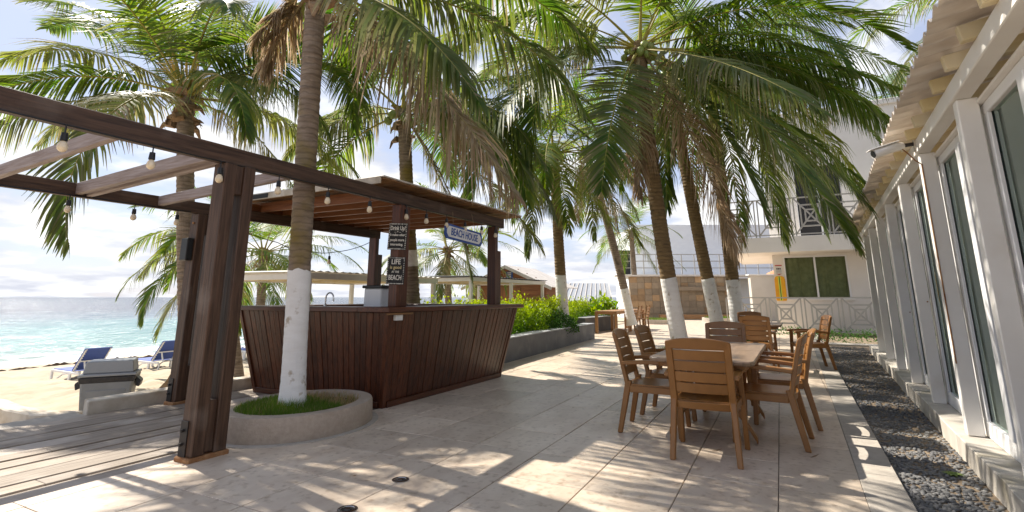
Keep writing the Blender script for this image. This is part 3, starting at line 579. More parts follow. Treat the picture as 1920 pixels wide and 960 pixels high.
# ------------------------------------------------------------------ palms
def unit(v): return v/np.maximum(np.linalg.norm(v, axis=-1, keepdims=True), 1e-9)
def frond_mesh(az, el, L, bend, hang, brown, n=62, leaf=.66, twist=0., wid=.045, seed=0):
    n = int(n*1.2); leaf = leaf*1.3
    r = np.random.default_rng(seed); K = 26; t = np.linspace(0,1,K)
    e = R(el) - R(bend)*t**1.25; a = R(az) + R(twist)*t**1.5
    D = np.stack([np.sin(a)*np.cos(e), np.cos(a)*np.cos(e), np.sin(e)],1)
    P = np.concatenate([np.zeros((1,3)), np.cumsum((D[:-1]+D[1:])/2*(L/(K-1)),0)])
    side0 = np.stack([np.cos(a), -np.sin(a), np.zeros(K)],1)
    roll = r.normal(0,.22); Nn = unit(np.cross(side0, D)); side = unit(side0*math.cos(roll)+Nn*math.sin(roll))
    # rachis: flattened tube
    rw = np.interp(t,[0,.04,.2,.6,1],[.060,.042,.024,.014,.003]); up = unit(np.cross(side, D))
    RV = np.stack([P+side*rw[:,None], P+up*rw[:,None]*.6, P-side*rw[:,None], P-up*rw[:,None]*.6],1).reshape(-1,3)
    RQ = np.array([(i*4+j, i*4+(j+1)%4, (i+1)*4+(j+1)%4, (i+1)*4+j) for i in range(K-1) for j in range(4)])
    RT = np.zeros((len(RV),3)); RT[:,0] = np.clip(brown*1.2-.25,0,1); RT[:,1] = np.repeat(np.linspace(.55,.2,K),4); RT[:,2] = r.random()
    # leaflets
    tt = .17+.83*(np.arange(n)+.5)/n; tt = np.repeat(tt,2)+r.normal(0,.003,2*n); tt = np.clip(tt,0,.999); sg_ = np.tile([1.,-1.],n)
    idx = tt*(K-1); i0 = idx.astype(int); fr = (idx-i0)[:,None]; i1 = np.minimum(i0+1,K-1)
    lp = lambda A: A[i0]*(1-fr)+A[i1]*fr
    B, T, Sd = lp(P), unit(lp(D)), unit(lp(side)); Nm = unit(np.cross(Sd,T))
    ang = R(74)-R(48)*tt**1.3 + r.normal(0,.03,2*n)
    d0 = unit(T*np.cos(ang)[:,None] + Sd*(sg_*np.sin(ang))[:,None] + Nm*(.30+.05*r.standard_normal(2*n))[:,None])
    ln = leaf*np.clip(np.sin(np.pi*(.16+.80*tt)),.12,1)**.75*(1+.10*r.standard_normal(2*n))
    miss = r.random(2*n) < (.02+.10*max(0,brown)); ln = np.where(miss, ln*.35, ln)
    for _ in range(r.integers(1,5)):
        g0 = .2+.75*r.random(); sd_ = r.choice([-1.,1.]); hit = (np.abs(tt-g0) < .008+.022*r.random()) & (sg_ == sd_); ln = np.where(hit, ln*(.3+.3*r.random()), ln)
    ang2 = .10*np.sin(tt*(26+14*r.random())+sg_*r.random()*6)
    d0 = unit(d0 + T*ang2[:,None])
    hg = (1+.22*np.sin(tt*(19+9*r.random())+sg_*2+r.random()*6))*np.clip(hang*(.88+.24*r.random(2*n)) ,0,1.6)
    bl = np.clip((brown*.85*(1.4-tt*1.1) if brown < .7 else brown) + .35*r.standard_normal(2*n)*(.22 if 0 < brown < .9 else .05) + (r.random(2*n) < .04)*.5,0,1)
    G = np.array([0,0,-1.]); nodes = [B]; dcur = d0; fr_l = (.25,.40,.35)
    for q, f in enumerate(fr_l):
        w = np.clip(hg*(.30,.62,.85)[q],0,.97)[:,None]; dcur = unit(d0*(1-w)+G*w + r.normal(0,.018+.12*max(0,brown-.5),(2*n,3)))
        nodes.append(nodes[-1]+dcur*(ln*f)[:,None])
    wv = unit(T - d0*np.sum(T*d0,1,keepdims=True))
    wd = wid*(.8+.3*r.random(2*n))*(1-.45*np.clip(bl,0,1))
    LV = []
    for q in range(4):
        ww = (wd*(.55,1.,.72,.10)[q]/2)[:,None]*wv; LV += [nodes[q]-ww, nodes[q]+ww]
    LV = np.stack(LV,1); base = np.arange(2*n)[:,None]*8
    LQ = np.concatenate([base+np.array([[0,1,3,2]]), base+np.array([[2,3,5,4]]), base+np.array([[4,5,7,6]])])
    LT = np.zeros((2*n,8,3)); LT[:,:,0] = bl[:,None]; LT[:,6:,0] = np.clip(bl[:,None]+.5*(r.random((2*n,1)) < .4),0,1); LT[:,4:6,0] = np.clip(bl[:,None]+.12,0,1)
    LT[:,:,1] = np.clip(.04+.22*r.random()+.16*r.standard_normal((2*n,1))+ (.35 if r.random() < .12 else 0),0,1); LT[:,:,2] = r.random((2*n,1))
    V = np.concatenate([RV, LV.reshape(-1,3)]); Q = np.concatenate([RQ, LQ+len(RV)])
    Tn = np.concatenate([RT, LT.reshape(-1,3)]); slot = np.concatenate([np.ones(len(RQ)), np.zeros(len(LQ))])
    return V, Q, Tn, slot
def bez(p0, p1, p2, n): return [p0*(1-t)**2+p1*2*t*(1-t)+p2*t*t for t in np.linspace(0,1,n)]
def palm(label, base, crown, r0, r1, white, bark, fronds, nf, L, seed, name='palm_tree', nuts=0, sheath=True, n=62, leaf=.66, elmax=78, elmin=-42, bow=(0,0), ringed=True, group=None, skip=None, band=None, white2=None):
    rr = np.random.default_rng(seed)
    base, crown = Vector(base), Vector(crown)
    t = bpy.data.objects.new(name, None); COL.objects.link(t); t.location = base; tag(t, label, 'palm tree', group)
    nf = int(nf*1.12)+1
    c = crown-base; mid = Vector((c.x*.62+bow[0], c.y*.62+bow[1], c.z*.5))
    m = int(max(14, c.length/.045)) if ringed else 14
    pts = bez(Vector((0,0,0)), mid, c, m); rad = []
    for i in range(m):
        f = i/(m-1); r = r0+(r1-r0)*f**.6 + .35*r0*math.exp(-f*c.length/.16)
        amp = .35 if white and pts[i].z < white else 1.; rad.append(r*(1+((.028 if i % 2 else -.022)+.012*rr.normal())*amp))
    def seg(a, b, nm, mt, grow=0, jag=0):
        ia = next(i for i in range(m) if pts[i].z >= a or i == m-2); ib = next((i for i in range(m) if pts[i].z >= b), m-1); ib = max(ib, ia+1)
        nn = 24 if ringed else 8; mb = MB().tube(pts[ia:ib+1], [x+grow for x in rad[ia:ib+1]], nn)
        if jag:
            for q in range(len(mb.v)-nn, len(mb.v)): mb.v[q] = (mb.v[q][0], mb.v[q][1], mb.v[q][2]+jag*(.5*rr.normal()+math.sin((q%nn)*.55+seed)*.9)*.25)
        part(nm, mb, mt, t, smooth=False)
    if white: seg(0, white, 'painted_base', 'trunk_white', .006, .035)
    seg((white or .12)-.12, c.z, 'trunk', bark)
    if band: seg(band[0], band[1], 'white_band', 'trunk_white', .006)
    if sheath:
        for k in range(sheath if sheath > 1 else 12):
            a = k*2.4+rr.random(); z = -.75*rr.random()+.12; w = (.05+.04*rr.random())*(1.5 if sheath > 20 else 1); o_ = Vector((math.cos(a),math.sin(a),0)); s_ = Vector((-o_.y,o_.x,0))
            b_ = c+Vector((0,0,z))+o_*(r1*.95); tip = b_+o_*(.10+.16*rr.random())+Vector((0,0,.05-.34*rr.random())); mid_ = b_.lerp(tip,.5)+o_*.05
            vs = [b_-s_*w-Vector((0,0,.12)), b_+s_*w-Vector((0,0,.12)), b_+s_*w, b_-s_*w, mid_-s_*w*.8, mid_+s_*w*.8, mid_+s_*w*.6+Vector((0,0,.03)), mid_-s_*w*.6+Vector((0,0,.03)), tip-s_*w*.2, tip+s_*w*.2, tip+s_*w*.2+o_*.01, tip-s_*w*.2+o_*.01]
            part('leaf_sheath', MB().add(vs,[(0,1,2,3),(0,4,5,1),(1,5,6,2),(2,6,7,3),(3,7,4,0),(4,8,9,5),(5,9,10,6),(6,10,11,7),(7,11,8,4),(8,11,10,9)]), 'sheath', t)
    for k in range(nuts):
        a = rr.random()*6.28; q = c+Vector((math.cos(a)*(.18+.2*rr.random()), math.sin(a)*(.18+.2*rr.random()), -.12-.32*rr.random())); s_ = .075+.02*rr.random()
        part('coconut', MB().lathe([(.012*s_/.08,-s_*1.15),(s_*.7,-s_*.8),(s_,-s_*.1),(s_*.86,s_*.6),(s_*.3,s_*1.05)],10,tuple(q)), 'coconut', t, smooth=True)
    # crown: young upright fronds in the middle to old hanging ones
    specs = list(fronds)
    for k in range(nf):
        f = (k+.5)/nf; az = k*137.5+rr.normal(0,9)+seed*31; el = elmax+(elmin-elmax)*f**.85+rr.normal(0,6)
        if skip and skip[0] < az % 360 < skip[1]: continue
        specs.append((az, el, L*(.86+.2*rr.random())*(.75 if f < .12 else 1), 28+70*f**.5+rr.normal(0,7) if el > -20 else 30+rr.normal(0,8), .22+.75*f+rr.normal(0,.08), 0 if f < .68 else max(0,(f-.72))*1.8+max(0,rr.normal(0,.08))))
    for k, s_ in enumerate(specs):
        az, el, l, bend, hang, brown = s_[:6]; tw = s_[6] if len(s_) > 6 else rr.normal(0,10)
        V, Q, T, sl = frond_mesh(az, el, l, bend, hang, brown, n=n, leaf=leaf*(l/L)**.5, twist=tw, seed=seed*100+k)
        o = link('frond', np_mesh('frond', V, Q, ['palm_leaf','palm_rib'], T, sl), t); h = r1*.7
        o.location = c + Vector((math.sin(R(az))*h, math.cos(R(az))*h, -.05-.25*max(0,(50-el)/120)))
        if brown > .75: o['label'] = 'dead brown hanging frond'
    return t

# (azimuth clockwise from straight ahead, start elevation, length, total bend, leaflet droop, brownness, twist)
P1 = palm('nearest palm in the round concrete planter with mossy trunk above white paint', (-2.18,5.42,.16), (-2.38,5.58,5.15), .106,.116, 1.36, 'trunk_moss',
    [(122,-38,4.0,18,1.05,.76,0),(128,-26,3.4,30,1.0,.35,0),(75,8,4.0,70,1.0,.18,0),(60,35,4.5,75,.8,.05,0),(268,-40,1.0,30,1.1,.8,0),(292,-45,1.2,30,1.1,.85,0),(95,45,4.6,80,.7,.0,0),(20,15,4.2,70,.9,.1,0),(110,55,4.4,75,.7,0,0),(85,-30,3.3,45,1.2,.9,0)], 7, 4.3, 1, nuts=6, skip=(138,352), elmin=15, n=84, leaf=.78)
P2 = palm('palm behind the pergola with yellow flower stalks and ragged brown sheath', (-5.08,8.7,-.5), (-5.94,8.75,4.95), .16,.13, 0, 'trunk_bark',
    [(278,36,4.4,54,.72,.30,0),(292,13,4.4,42,.85,.45,0),(276,54,4.3,54,.5,.08,0),(288,46,4.8,46,.5,.05,0),(132,8,3.6,74,.8,.12,0),(310,66,4.2,70,.35,.0,0),(95,30,3.2,110,.9,.08,20),(110,12,3.6,70,.9,.25,0),(75,50,4.2,80,.5,.1,0),(355,80,3.7,30,.25,0,0),(200,72,3.6,70,.4,.0,0),(140,40,3.6,85,.7,.1,0),(60,5,3.6,60,1.0,.2,0),(262,2,3.6,46,1.0,.5,0),(100,-20,3.2,45,1.1,.5,0)], 6, 4.0, 2, nuts=0, elmin=-8, sheath=26, n=74, leaf=.72)
for k in range(7):
    a = k*.9; mb = MB()
    for j in range(9):
        q = rng.normal(0,.06,3); s_ = .25+.05*j; mb.tube([(.10*math.cos(a),.10*math.sin(a),.1),(.24*math.cos(a)-.1,.24*math.sin(a),.1+s_*.8),(.36*math.cos(a)-.18+q[0],.36*math.sin(a)+q[1],.1+s_+q[2]-.1)], [.008,.006,.003], 4)
    o = part('flower_stalk', mb, 'flower', P2); o.location = Vector((-.86,.05,5.45))
P3 = palm('palm rising behind the bar with a white band round its mossy trunk', (-1.79,10.3,-.3), (-2.30,10.3,5.2), .16,.13, 0, 'trunk_moss',
    [(132,0,4.2,70,.9,.3,0),(148,-6,4.8,47,1.0,.5,0),(290,24,2.6,70,.9,.35,0),(280,6,3.0,60,.9,.5,0),(90,20,4.6,75,.8,.3,0),(110,-10,4.2,60,1.0,.55,0),(75,38,4.6,70,.6,.05,0),(130,5,4.2,70,1.0,.3,0),(60,0,4.4,60,1.0,.4,0),(100,55,4.4,60,.4,0,0),(93,-58,3.6,20,1.0,.35,0),(170,35,4.0,80,.8,0,0),(95,-55,3.0,20,1.1,.8,0)], 5, 4.2, 3, nuts=7, n=70, leaf=.74, band=(2.10,2.44))
P4 = palm('straight palm growing out of the dark shrub beside the hedge', (1.47,15.0,.35), (1.27,15.0,5.65), .17,.14, 1.50, 'trunk_ochre',
    [(275,15,3.4,75,1.0,.3,0),(90,20,3.6,75,.9,.2,0),(230,-30,3.2,45,1.1,.7,0),(120,-25,3.2,50,1.1,.7,0)], 17, 3.8, 4, n=50, leaf=.66)
P5 = palm('slim palm leaning left out of the far end of the hedge', (4.20,18.5,.3), (2.76,18.5,6.65), .15,.13, 1.22, 'trunk_bark',
    [(200,-40,3.4,40,1.2,.85,0),(150,-50,3.4,30,1.2,.8,0)], 15, 3.9, 5, n=46, leaf=.62, bow=(.35,0))
P6 = palm('big coconut palm standing right behind the dining table', (3.30,10.3,-.02), (2.78,10.3,6.7), .160,.14, 1.60, 'trunk_ochre',
    [(96,-4,5.5,40,1.05,.03,0),(84,2,6.0,40,.95,.04,0),(92,0,5.4,24,1.0,.05,0),(78,22,5.6,52,.85,.0,0),(86,40,5.2,66,.7,.0,0),(124,-48,4.4,31,.55,.12,0),(154,-36,6.0,31,.75,.15,0),(92,-24,6.0,52,1.0,.2,0),(92,-26,5.6,22,1.0,.12,0),(138,-36,5.4,24,.8,.2,0),(212,-42,4.3,31,.30,.25,0),(240,-10,5.8,76,.6,.12,0),(270,30,5.0,70,.95,.15,0),(284,14,4.6,55,.95,.5,0),(262,48,5.0,60,.7,.25,0),(140,-62,4.8,18,1.0,.95,0),(205,-72,3.4,12,1.1,.9,0),(112,66,4.8,52,.4,0,0),(140,62,4.6,80,.5,.0,0),(40,50,4.8,60,.6,.0,0)], 5, 5.0, 6, nuts=22, n=96, leaf=.92, bow=(-.14,0))
P7 = palm('left one of two palms leaning together in front of the grey stone wall', (5.32,13.5,.0), (4.40,13.5,7.75), .17,.14, 1.68, 'trunk_ochre',
    [(125,-20,4.6,52,.9,.3,0),(150,-30,4.6,45,.9,.4,0),(180,-35,4.4,45,.9,.35,0),(215,-15,4.6,60,1.0,.2,0),(110,5,4.8,60,1.0,.2,0),(160,-62,4.2,18,1.1,.85,0)], 5, 4.8, 7, nuts=8, n=66, leaf=.8)
P8 = palm('right one of two palms leaning together beside the hotel railing', (5.82,13.6,.0), (5.60,13.6,8.4), .18,.14, 1.66, 'trunk_ochre',
    [(138,-60,6.0,15,.8,.3,0),(130,-56,6.0,18,.85,.25,0),(154,-60,6.0,30,.9,.35,0),(166,-60,6.0,22,.9,.3,0),(190,-60,6.0,26,1.0,.4,0),(112,-42,6.2,36,.95,.25,0),(100,-34,6.0,42,.95,.2,0),(106,-14,6.0,52,.95,.15,0),(90,-8,5.6,56,.9,.15,0),(118,2,6.0,70,.9,.1,0),(80,18,5.0,60,.9,.1,0),(70,40,5.0,60,.6,0,0)], 4, 4.9, 8, nuts=8, n=66, leaf=.82)
palm('small palm beyond the bar framed between its two front posts', (-2.35,22,-1.0), (-2.75,22,3.35), .17,.13, 0, 'trunk_bark', [(95,25,3.6,70,.7,.2,0),(270,10,3.0,70,1.0,.4,0),(110,0,3.4,60,.8,.3,0),(180,-30,2.8,40,1.1,.6,0)], 14, 3.4, 9, n=40, leaf=.6, bow=(-.2,0))
palm('shaggy low palm on the beach seen left of the bar counter', (-9.7,20.5,-1.0), (-9.9,20.5,3.1), .18,.16, 0, 'trunk_bark', [(90,30,4.4,70,.6,.05,0),(100,18,4.4,62,.7,.05,0),(270,10,3.6,80,1.0,.35,0),(255,-10,3.4,60,1.0,.55,0),(180,-20,3.2,50,1.1,.6,0),(120,-15,3.4,60,1.0,.6,0)], 13, 4.0, 10, n=44, leaf=.68, sheath=18)
palm('leaning young palm on sand behind the near double post', (-6.6,13.2,-1.0), (-7.3,13.2,2.6), .13,.11, 0, 'trunk_bark', [(265,35,2.8,95,.8,.25,0),(285,20,3.0,80,.9,.3,0),(240,5,2.6,80,1.0,.5,0)], 9, 2.8, 11, n=40, leaf=.55)
palm('far palm behind the stone wall beside the white sided house', (8.6,36,0), (8.4,36,5.9), .2,.17, 0, 'trunk_bark', [(270,0,3.6,60,1.0,.5,0)], 15, 4.2, 12, n=34, leaf=.7, ringed=False)
palm('far palm whose spiky top shows above the glazed building roof', (18.4,23,0), (18.4,23,10.0), .2,.16, 0, 'trunk_bark', [(270,25,4.6,50,.5,.1,0),(285,5,4.4,40,.5,.1,0)], 14, 4.2, 13, n=36, leaf=.7, ringed=False)
palm('palm behind the glazed building with one frond over the roof edge', (13.2,12.2,0), (13.0,12.2,9.6), .19,.16, 0, 'trunk_bark', [(262,20,4.6,70,.7,.35,0),(275,0,4.2,60,.8,.3,0)], 12, 4.4, 14, n=44, leaf=.75, ringed=False)

# grass rings at the feet of the palms on the terrace
def tree_ring(label, x, y, r, n):
    t = thing('tree_ring', label, 'planter', WF, (x,y,0), 0, 'round grass planters at palm feet')
    part('ring', MB().lathe([(r,-.01),(r,.20),(r-.11,.20),(r-.11,-.01)], 36, close=True), 'kerb_stone', t, smooth=True); part('soil', MB().lathe([(r-.112,.02),(r-.112,.15),(.02,.17)], 24), 'soil', t)
    def s_():
        q = math.sqrt(rng.random())*(r-.12); a = rng.random()*6.28; return q*math.cos(a), q*math.sin(a), .15, 1
    V,Q,T = grass_blades(n, s_, .07, .17, .008); g = link('grass', np_mesh('grass', V, Q, ['grass_leaf'], T), t); tag(g, kind='stuff')
tree_ring('round grass planter at the foot of the big palm behind dining table', 3.30,10.3,.62,2600)
tree_ring('round grass planter shared by the two leaning palms', 5.6,13.55,.72,2600)
tree_ring('pale round grass planter in front of the stone clad wall', 10.9,27.5,.95,1500)
tree_ring('round grass planter behind the far teak table', 7.0,25.5,.8,1200)

# ------------------------------------------------------------------ hedge, shrub, planter walls
def leaf_cloud(n, sampler, size, mats, dark=None):
    V = np.zeros((n*4,3)); T = np.zeros((n*4,3))
    for i in range(n):
        p, yellow, br = sampler(); a = unit(rng.standard_normal(3)+np.array([0,0,.5])); b = unit(np.cross(a, rng.standard_normal(3))); l = size*(.6+.8*rng.random()); w = l*.42
        V[i*4:i*4+4] = [p, p+a*l*.5+b*w*.5, p+a*l, p+a*l*.5-b*w*.5]; T[i*4:i*4+4] = (br, yellow, rng.random())
    return V, np.arange(n*4).reshape(-1,4), T
def hedge_s():
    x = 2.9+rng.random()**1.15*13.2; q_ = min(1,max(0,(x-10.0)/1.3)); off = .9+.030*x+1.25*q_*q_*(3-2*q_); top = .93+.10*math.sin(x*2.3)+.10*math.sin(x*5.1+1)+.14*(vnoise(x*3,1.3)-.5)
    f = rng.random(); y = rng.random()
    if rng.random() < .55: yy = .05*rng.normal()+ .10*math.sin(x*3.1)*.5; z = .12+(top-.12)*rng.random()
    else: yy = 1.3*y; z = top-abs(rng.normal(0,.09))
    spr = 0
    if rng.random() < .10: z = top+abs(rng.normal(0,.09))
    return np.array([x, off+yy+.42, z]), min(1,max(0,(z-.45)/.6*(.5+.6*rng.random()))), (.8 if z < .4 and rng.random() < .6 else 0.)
hd = thing('hedge', 'long bright green hedge behind the grey planter wall', 'hedge', AB)
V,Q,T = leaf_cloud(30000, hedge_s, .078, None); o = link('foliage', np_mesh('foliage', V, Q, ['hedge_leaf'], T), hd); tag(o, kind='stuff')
hb = MB()
for k in range(70): x = 3.0+k*.175+rng.normal(0,.04); y = .9+.03*x+.5+rng.random()*.6+(1.3 if x > 10.6 else 0); hb.tube([(x,y,-.05),(x+rng.normal(0,.05),y,.45),(x+rng.normal(0,.1),y,.85)], [.012,.009,.004], 4)
o = part('stems', hb, 'trunk_bark', hd); tag(o, kind='stuff')
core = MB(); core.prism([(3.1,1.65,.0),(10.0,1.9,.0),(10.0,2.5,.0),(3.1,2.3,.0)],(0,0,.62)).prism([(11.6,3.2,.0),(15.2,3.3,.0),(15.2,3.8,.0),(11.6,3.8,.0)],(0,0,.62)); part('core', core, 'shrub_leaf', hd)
def shrub(label, x, y, z, r, h, n, size, mt='shrub_leaf', name='shrub'):
    t = thing(name, label, 'shrub', AB, (x,y,z))
    def s_():
        a = rng.random()*6.28; q = r*rng.random()**.5; zz = h*rng.random()**.7*math.sqrt(max(.05,1-(q/r)**2)); return np.array([q*math.cos(a)*1.5, q*math.sin(a), zz]), rng.random()*.8, 0.
    V,Q,T = leaf_cloud(n, s_, size, None); o = link('foliage', np_mesh('foliage', V, Q, [mt], T), t); tag(o, kind='stuff')
    part('stem', MB().tube([(0,0,0),(.02,0,h*.6)], .02, 5), 'trunk_bark', t)
shrub('dark glossy leaved shrub round the foot of the straight palm', 8.45,1.75,.3,.75,.62,3600,.085)
shrub('small light green weedy plant at the planter edge', 7.0,1.42,.3,.32,.42,800,.07,'hedge_leaf')
shrub('broad leaved plant standing above the hedge end near the metal roof', 15.6,2.6,.55,.6,.75,500,.22,'hedge_leaf')
pw = thing('planter_wall', 'long dark grey rendered planter wall with paler worn top', 'planter', AB)
P_ = [(2.95,.62),(4.35,.78),(7.0,.98),(9.2,1.15),(10.8,1.27)]
part('wall', MB().prism([(x,y,-.05) for x,y in P_]+[(x-.05,y+.34,-.05) for x,y in P_[::-1]],(0,0,.49)), 'planter_grey', pw, bevel=.012)
part('cap', MB().prism([(x,y-.004,.44) for x,y in P_]+[(x-.05,y+.345,.44) for x,y in P_[::-1]],(0,0,.022)), 'planter_cap', pw, bevel=.006)
part('soil', MB().prism([(3,1.0,-.05),(10.7,1.6,-.05),(10.7,3.2,-.05),(3,2.9,-.05)],(0,0,.33)), 'soil', pw)
pw2 = thing('planter_wall', 'short grey planter wall beyond the far teak table', 'planter', AB)
part('wall', MB().prism([(12.9,2.35,-.05),(15.8,2.1,-.05),(16.3,2.3,-.05),(16.3,3.0,-.05),(12.9,2.8,-.05)],(0,0,.56)), 'planter_grey', pw2, bevel=.012)
part('cap', MB().prism([(12.9,2.345,.51),(15.8,2.095,.51),(16.305,2.3,.51),(16.305,3.0,.51),(12.9,2.8,.51)],(0,0,.02)), 'planter_cap', pw2)

# floor drains
for i, (x, y, lb) in enumerate(((-.78,3.93,'round steel floor drain set in the terrace tiles at bottom centre'), (-.99,3.42,'second round floor drain at the very bottom edge'))):
    t = thing('floor_drain', lb, 'drain', WF, (x,y,.001))
    part('ring', MB().lathe([(.060,0),(.060,.003),(.042,.004),(.040,0)],24,close=True), 'steel', t); part('plate', MB().lathe([(.040,0),(.040,.002)],20), 'dark_metal', t)
    part('cap', MB().lathe([(.018,.001),(.018,.005)],12), 'steel', t)

# ------------------------------------------------------------------ furniture
def make_chair(label):
    t = thing('garden_chair', label, 'chair', WF, (0,0,0), 0, 'brown resin garden armchairs')
    def yb(z): return -.205-.02-(z-.42)*.22-.06*max(0,z-.75)
    # legs: rear ones splay back, front ones carry the arms
    for s in (-1,1):
        part('leg', MB().hexa([(s*.245-.021,-.335,0),(s*.245+.021,-.335,0),(s*.245+.021,-.29,0),(s*.245-.021,-.29,0),(s*.222-.024,-.245,.47),(s*.222+.024,-.245,.47),(s*.222+.024,-.185,.47),(s*.222-.024,-.185,.47)]), 'resin', t, bevel=.007)
        part('leg', MB().hexa([(s*.262-.02,.225,0),(s*.262+.02,.225,0),(s*.262+.02,.268,0),(s*.262-.02,.268,0),(s*.252-.022,.185,.625),(s*.252+.022,.185,.625),(s*.252+.022,.245,.625),(s*.252-.022,.245,.625)]), 'resin', t, bevel=.007)
        arm = MB(); ys = np.linspace(-.262,.285,9)
        prof = [(y, .630+.018*math.sin((y+.26)*5.2), .024+.014*(i/8)) for i,y in enumerate(ys)]
        vs = []; 
        for y,z,w in prof: vs += [(s*.262-w,y,z-.018),(s*.262+w,y,z-.018),(s*.262+w,y,z+.018),(s*.262-w,y,z+.018)]
        fs = [(i*4+j,i*4+(j+1)%4,(i+1)*4+(j+1)%4,(i+1)*4+j) for i in range(8) for j in range(4)]+[(3,2,1,0),(32,33,34,35)]
        part('armrest', arm.add(vs,fs), 'resin', t, bevel=.006)
        st = MB(); zs = np.linspace(.40,.895,7); vs = []
        for z in zs: y = yb(z); vs += [(s*.222-.027,y-.020,z),(s*.222+.027,y-.020,z),(s*.222+.027,y+.020,z),(s*.222-.027,y+.020,z)]
        fs = [(i*4+j,i*4+(j+1)%4,(i+1)*4+(j+1)%4,(i+1)*4+j) for i in range(6) for j in range(4)]+[(3,2,1,0),(24,25,26,27)]
        part('back_stile', st.add(vs,fs), 'resin', t, bevel=.006)
    def curved(z0, z1, wx, th, top=0):
        vs = []; K = 9
        for i in range(K):
            u = i/(K-1)*2-1; x = u*wx; c = .024*(u*u-1); tz = top*(1-u*u)
            for z,dy in ((z0,-th),(z0,th),(z1+tz,th),(z1+tz,-th)): vs.append((x, yb(z)+c+dy, z))
        fs = [(i*4+j,i*4+(j+1)%4,(i+1)*4+(j+1)%4,(i+1)*4+j) for i in range(K-1) for j in range(4)]+[(3,2,1,0),((K-1)*4,(K-1)*4+1,(K-1)*4+2,(K-1)*4+3)]
        return MB().add(vs,fs)
    part('top_rail', curved(.842,.905,.246,.016,.028), 'resin', t, bevel=.006)
    for k in range(4): part('back_slat', curved(.500+k*.0855,.500+k*.0855+.077,.197,.009), 'resin', t, bevel=.003)
    part('seat_rail', curved(.375,.432,.205,.014), 'resin', t, bevel=.004)
    part('apron', MB().box(-.236,.205,.36,.236,.235,.415), 'resin', t, bevel=.006)
    for s in (-1,1): part('side_rail', MB().bar((s*.235,-.205,.395),(s*.243,.205,.395),.024,.06), 'resin', t, bevel=.005)
    sv_ = []; K = 8
    for j in range(K):
        y = -.225+.475*j/(K-1); dz = .012*math.sin(math.pi*j/(K-1)); e = -.02 if j == K-1 else 0
        for x in (-.235,-.12,0,.12,.235): sv_.append((x,y,.440-dz*(1-abs(x)/.3)+e))
    n5 = len(sv_); sv_ += [(x,y,z-.022) for x,y,z in sv_]; fs = []
    for j in range(K-1):
        for i in range(4): a = j*5+i; fs += [(a,a+1,a+6,a+5),(n5+a+5,n5+a+6,n5+a+1,n5+a)]
    per = [i for i in range(5)]+[j*5+4 for j in range(1,K)]+[(K-1)*5+i for i in (3,2,1,0)]+[j*5 for j in range(K-2,0,-1)]
    fs += [(per[(i+1)%len(per)],per[i],per[i]+n5,per[(i+1)%len(per)]+n5) for i in range(len(per))]
    part('seat', MB().add(sv_,fs), 'resin', t, bevel=0, smooth=True)
    return t
def face_rot(a_dir, b_dir): return AB.r + math.atan2(b_dir, a_dir) - math.pi/2
first = [None]
def put_chair(a, b, da, db, label, jit=0):
    if first[0] is None: first[0] = c = make_chair(label)
    else: c = copy_thing(first[0], label)
    c.location = AB.w(a,b); c.rotation_euler = (0,0,face_rot(da,db)+R(jit)); return c
def make_table(label, a, b, la, lb):
    t = thing('garden_table', label, 'table', AB, (a,b,0)); c = .09; x, y = la/2, lb/2
    ol = [(-x+c,-y),(x-c,-y),(x-c*.3,-y+c*.3),(x,-y+c),(x,y-c),(x-c*.3,y-c*.3),(x-c,y),(-x+c,y),(-x+c*.3,y-c*.3),(-x,y-c),(-x,-y+c),(-x+c*.3,-y+c*.3)]
    part('apron', MB().prism([(p*.93,q*.86,.655) for p,q in ol],(0,0,.042)), 'resin', t, bevel=.006)
    hw = x/2-.002
    for s in (-1,1):
        half = clip_poly(ol,0,s*.0025,s<0)
        part('tabletop', MB().prism([(p,q,.698) for p,q in half],(0,0,.037)), 'resin_top', t, bevel=.010)
    for s in (-1,1):
        part('pedestal', MB().box(s*x*.42-.07,-.13,.30,s*x*.42+.07,.13,.654), 'resin', t, bevel=.012)
        for q in (-1,1):
            ar = []; K = 9
            for i in range(K):
                f = i/(K-1); yy = q*(.06+(y*.86-.06)*f); zz = .37-.33*f**1.7; h = .085-.03*f; ar.append((yy,zz,h))
            vs = []
            for yy,zz,h in ar: vs += [(s*x*.42-.035+s*.12*abs(yy)/y,yy,zz-h/2),(s*x*.42+.035+s*.12*abs(yy)/y,yy,zz-h/2),(s*x*.42+.035+s*.12*abs(yy)/y,yy,zz+h/2),(s*x*.42-.035+s*.12*abs(yy)/y,yy,zz+h/2)]
            fs = [(i*4+j,i*4+(j+1)%4,(i+1)*4+(j+1)%4,(i+1)*4+j) for i in range(K-1) for j in range(4)]+[(3,2,1,0),(32,33,34,35)]
            part('leg', MB().add(vs,fs), 'resin', t, bevel=.006)
    part('stretcher', MB().bar((-x*.36,0,.35),(x*.36,0,.35),.06,.09), 'resin', t, bevel=.008)
    return t
make_table('long brown resin dining table in the foreground with worn grey top', .93,-3.52,2.02,.86)
put_chair(-.02,-3.56,1,0.02,'nearest brown chair with its slatted back to the camera at table end')
put_chair(.54,-3.01,0,-1,'nearer of two brown chairs on the left long side of the table', 3)
put_chair(1.35,-3.02,0,-1,'farther of two brown chairs on the left long side of the table', -2)
put_chair(.66,-3.97,0,1,'nearer of two brown chairs on the right long side of the table', -4)
put_chair(1.48,-4.06,0,1,'farther of two brown chairs on the right long side of the table', 2)
put_chair(2.42,-3.45,-1,0,'darker brown chair facing us at the far end of the dining table', 4)
make_table('second brown resin table half hidden behind the dining chairs', 6.95,-3.55,1.35,.9)
put_chair(5.85,-3.62,1,0,'brown chair with its back to us at the second table', -3)
put_chair(8.0,-3.35,-1,0,'rearmost brown chair at the far side of the second table', 6)
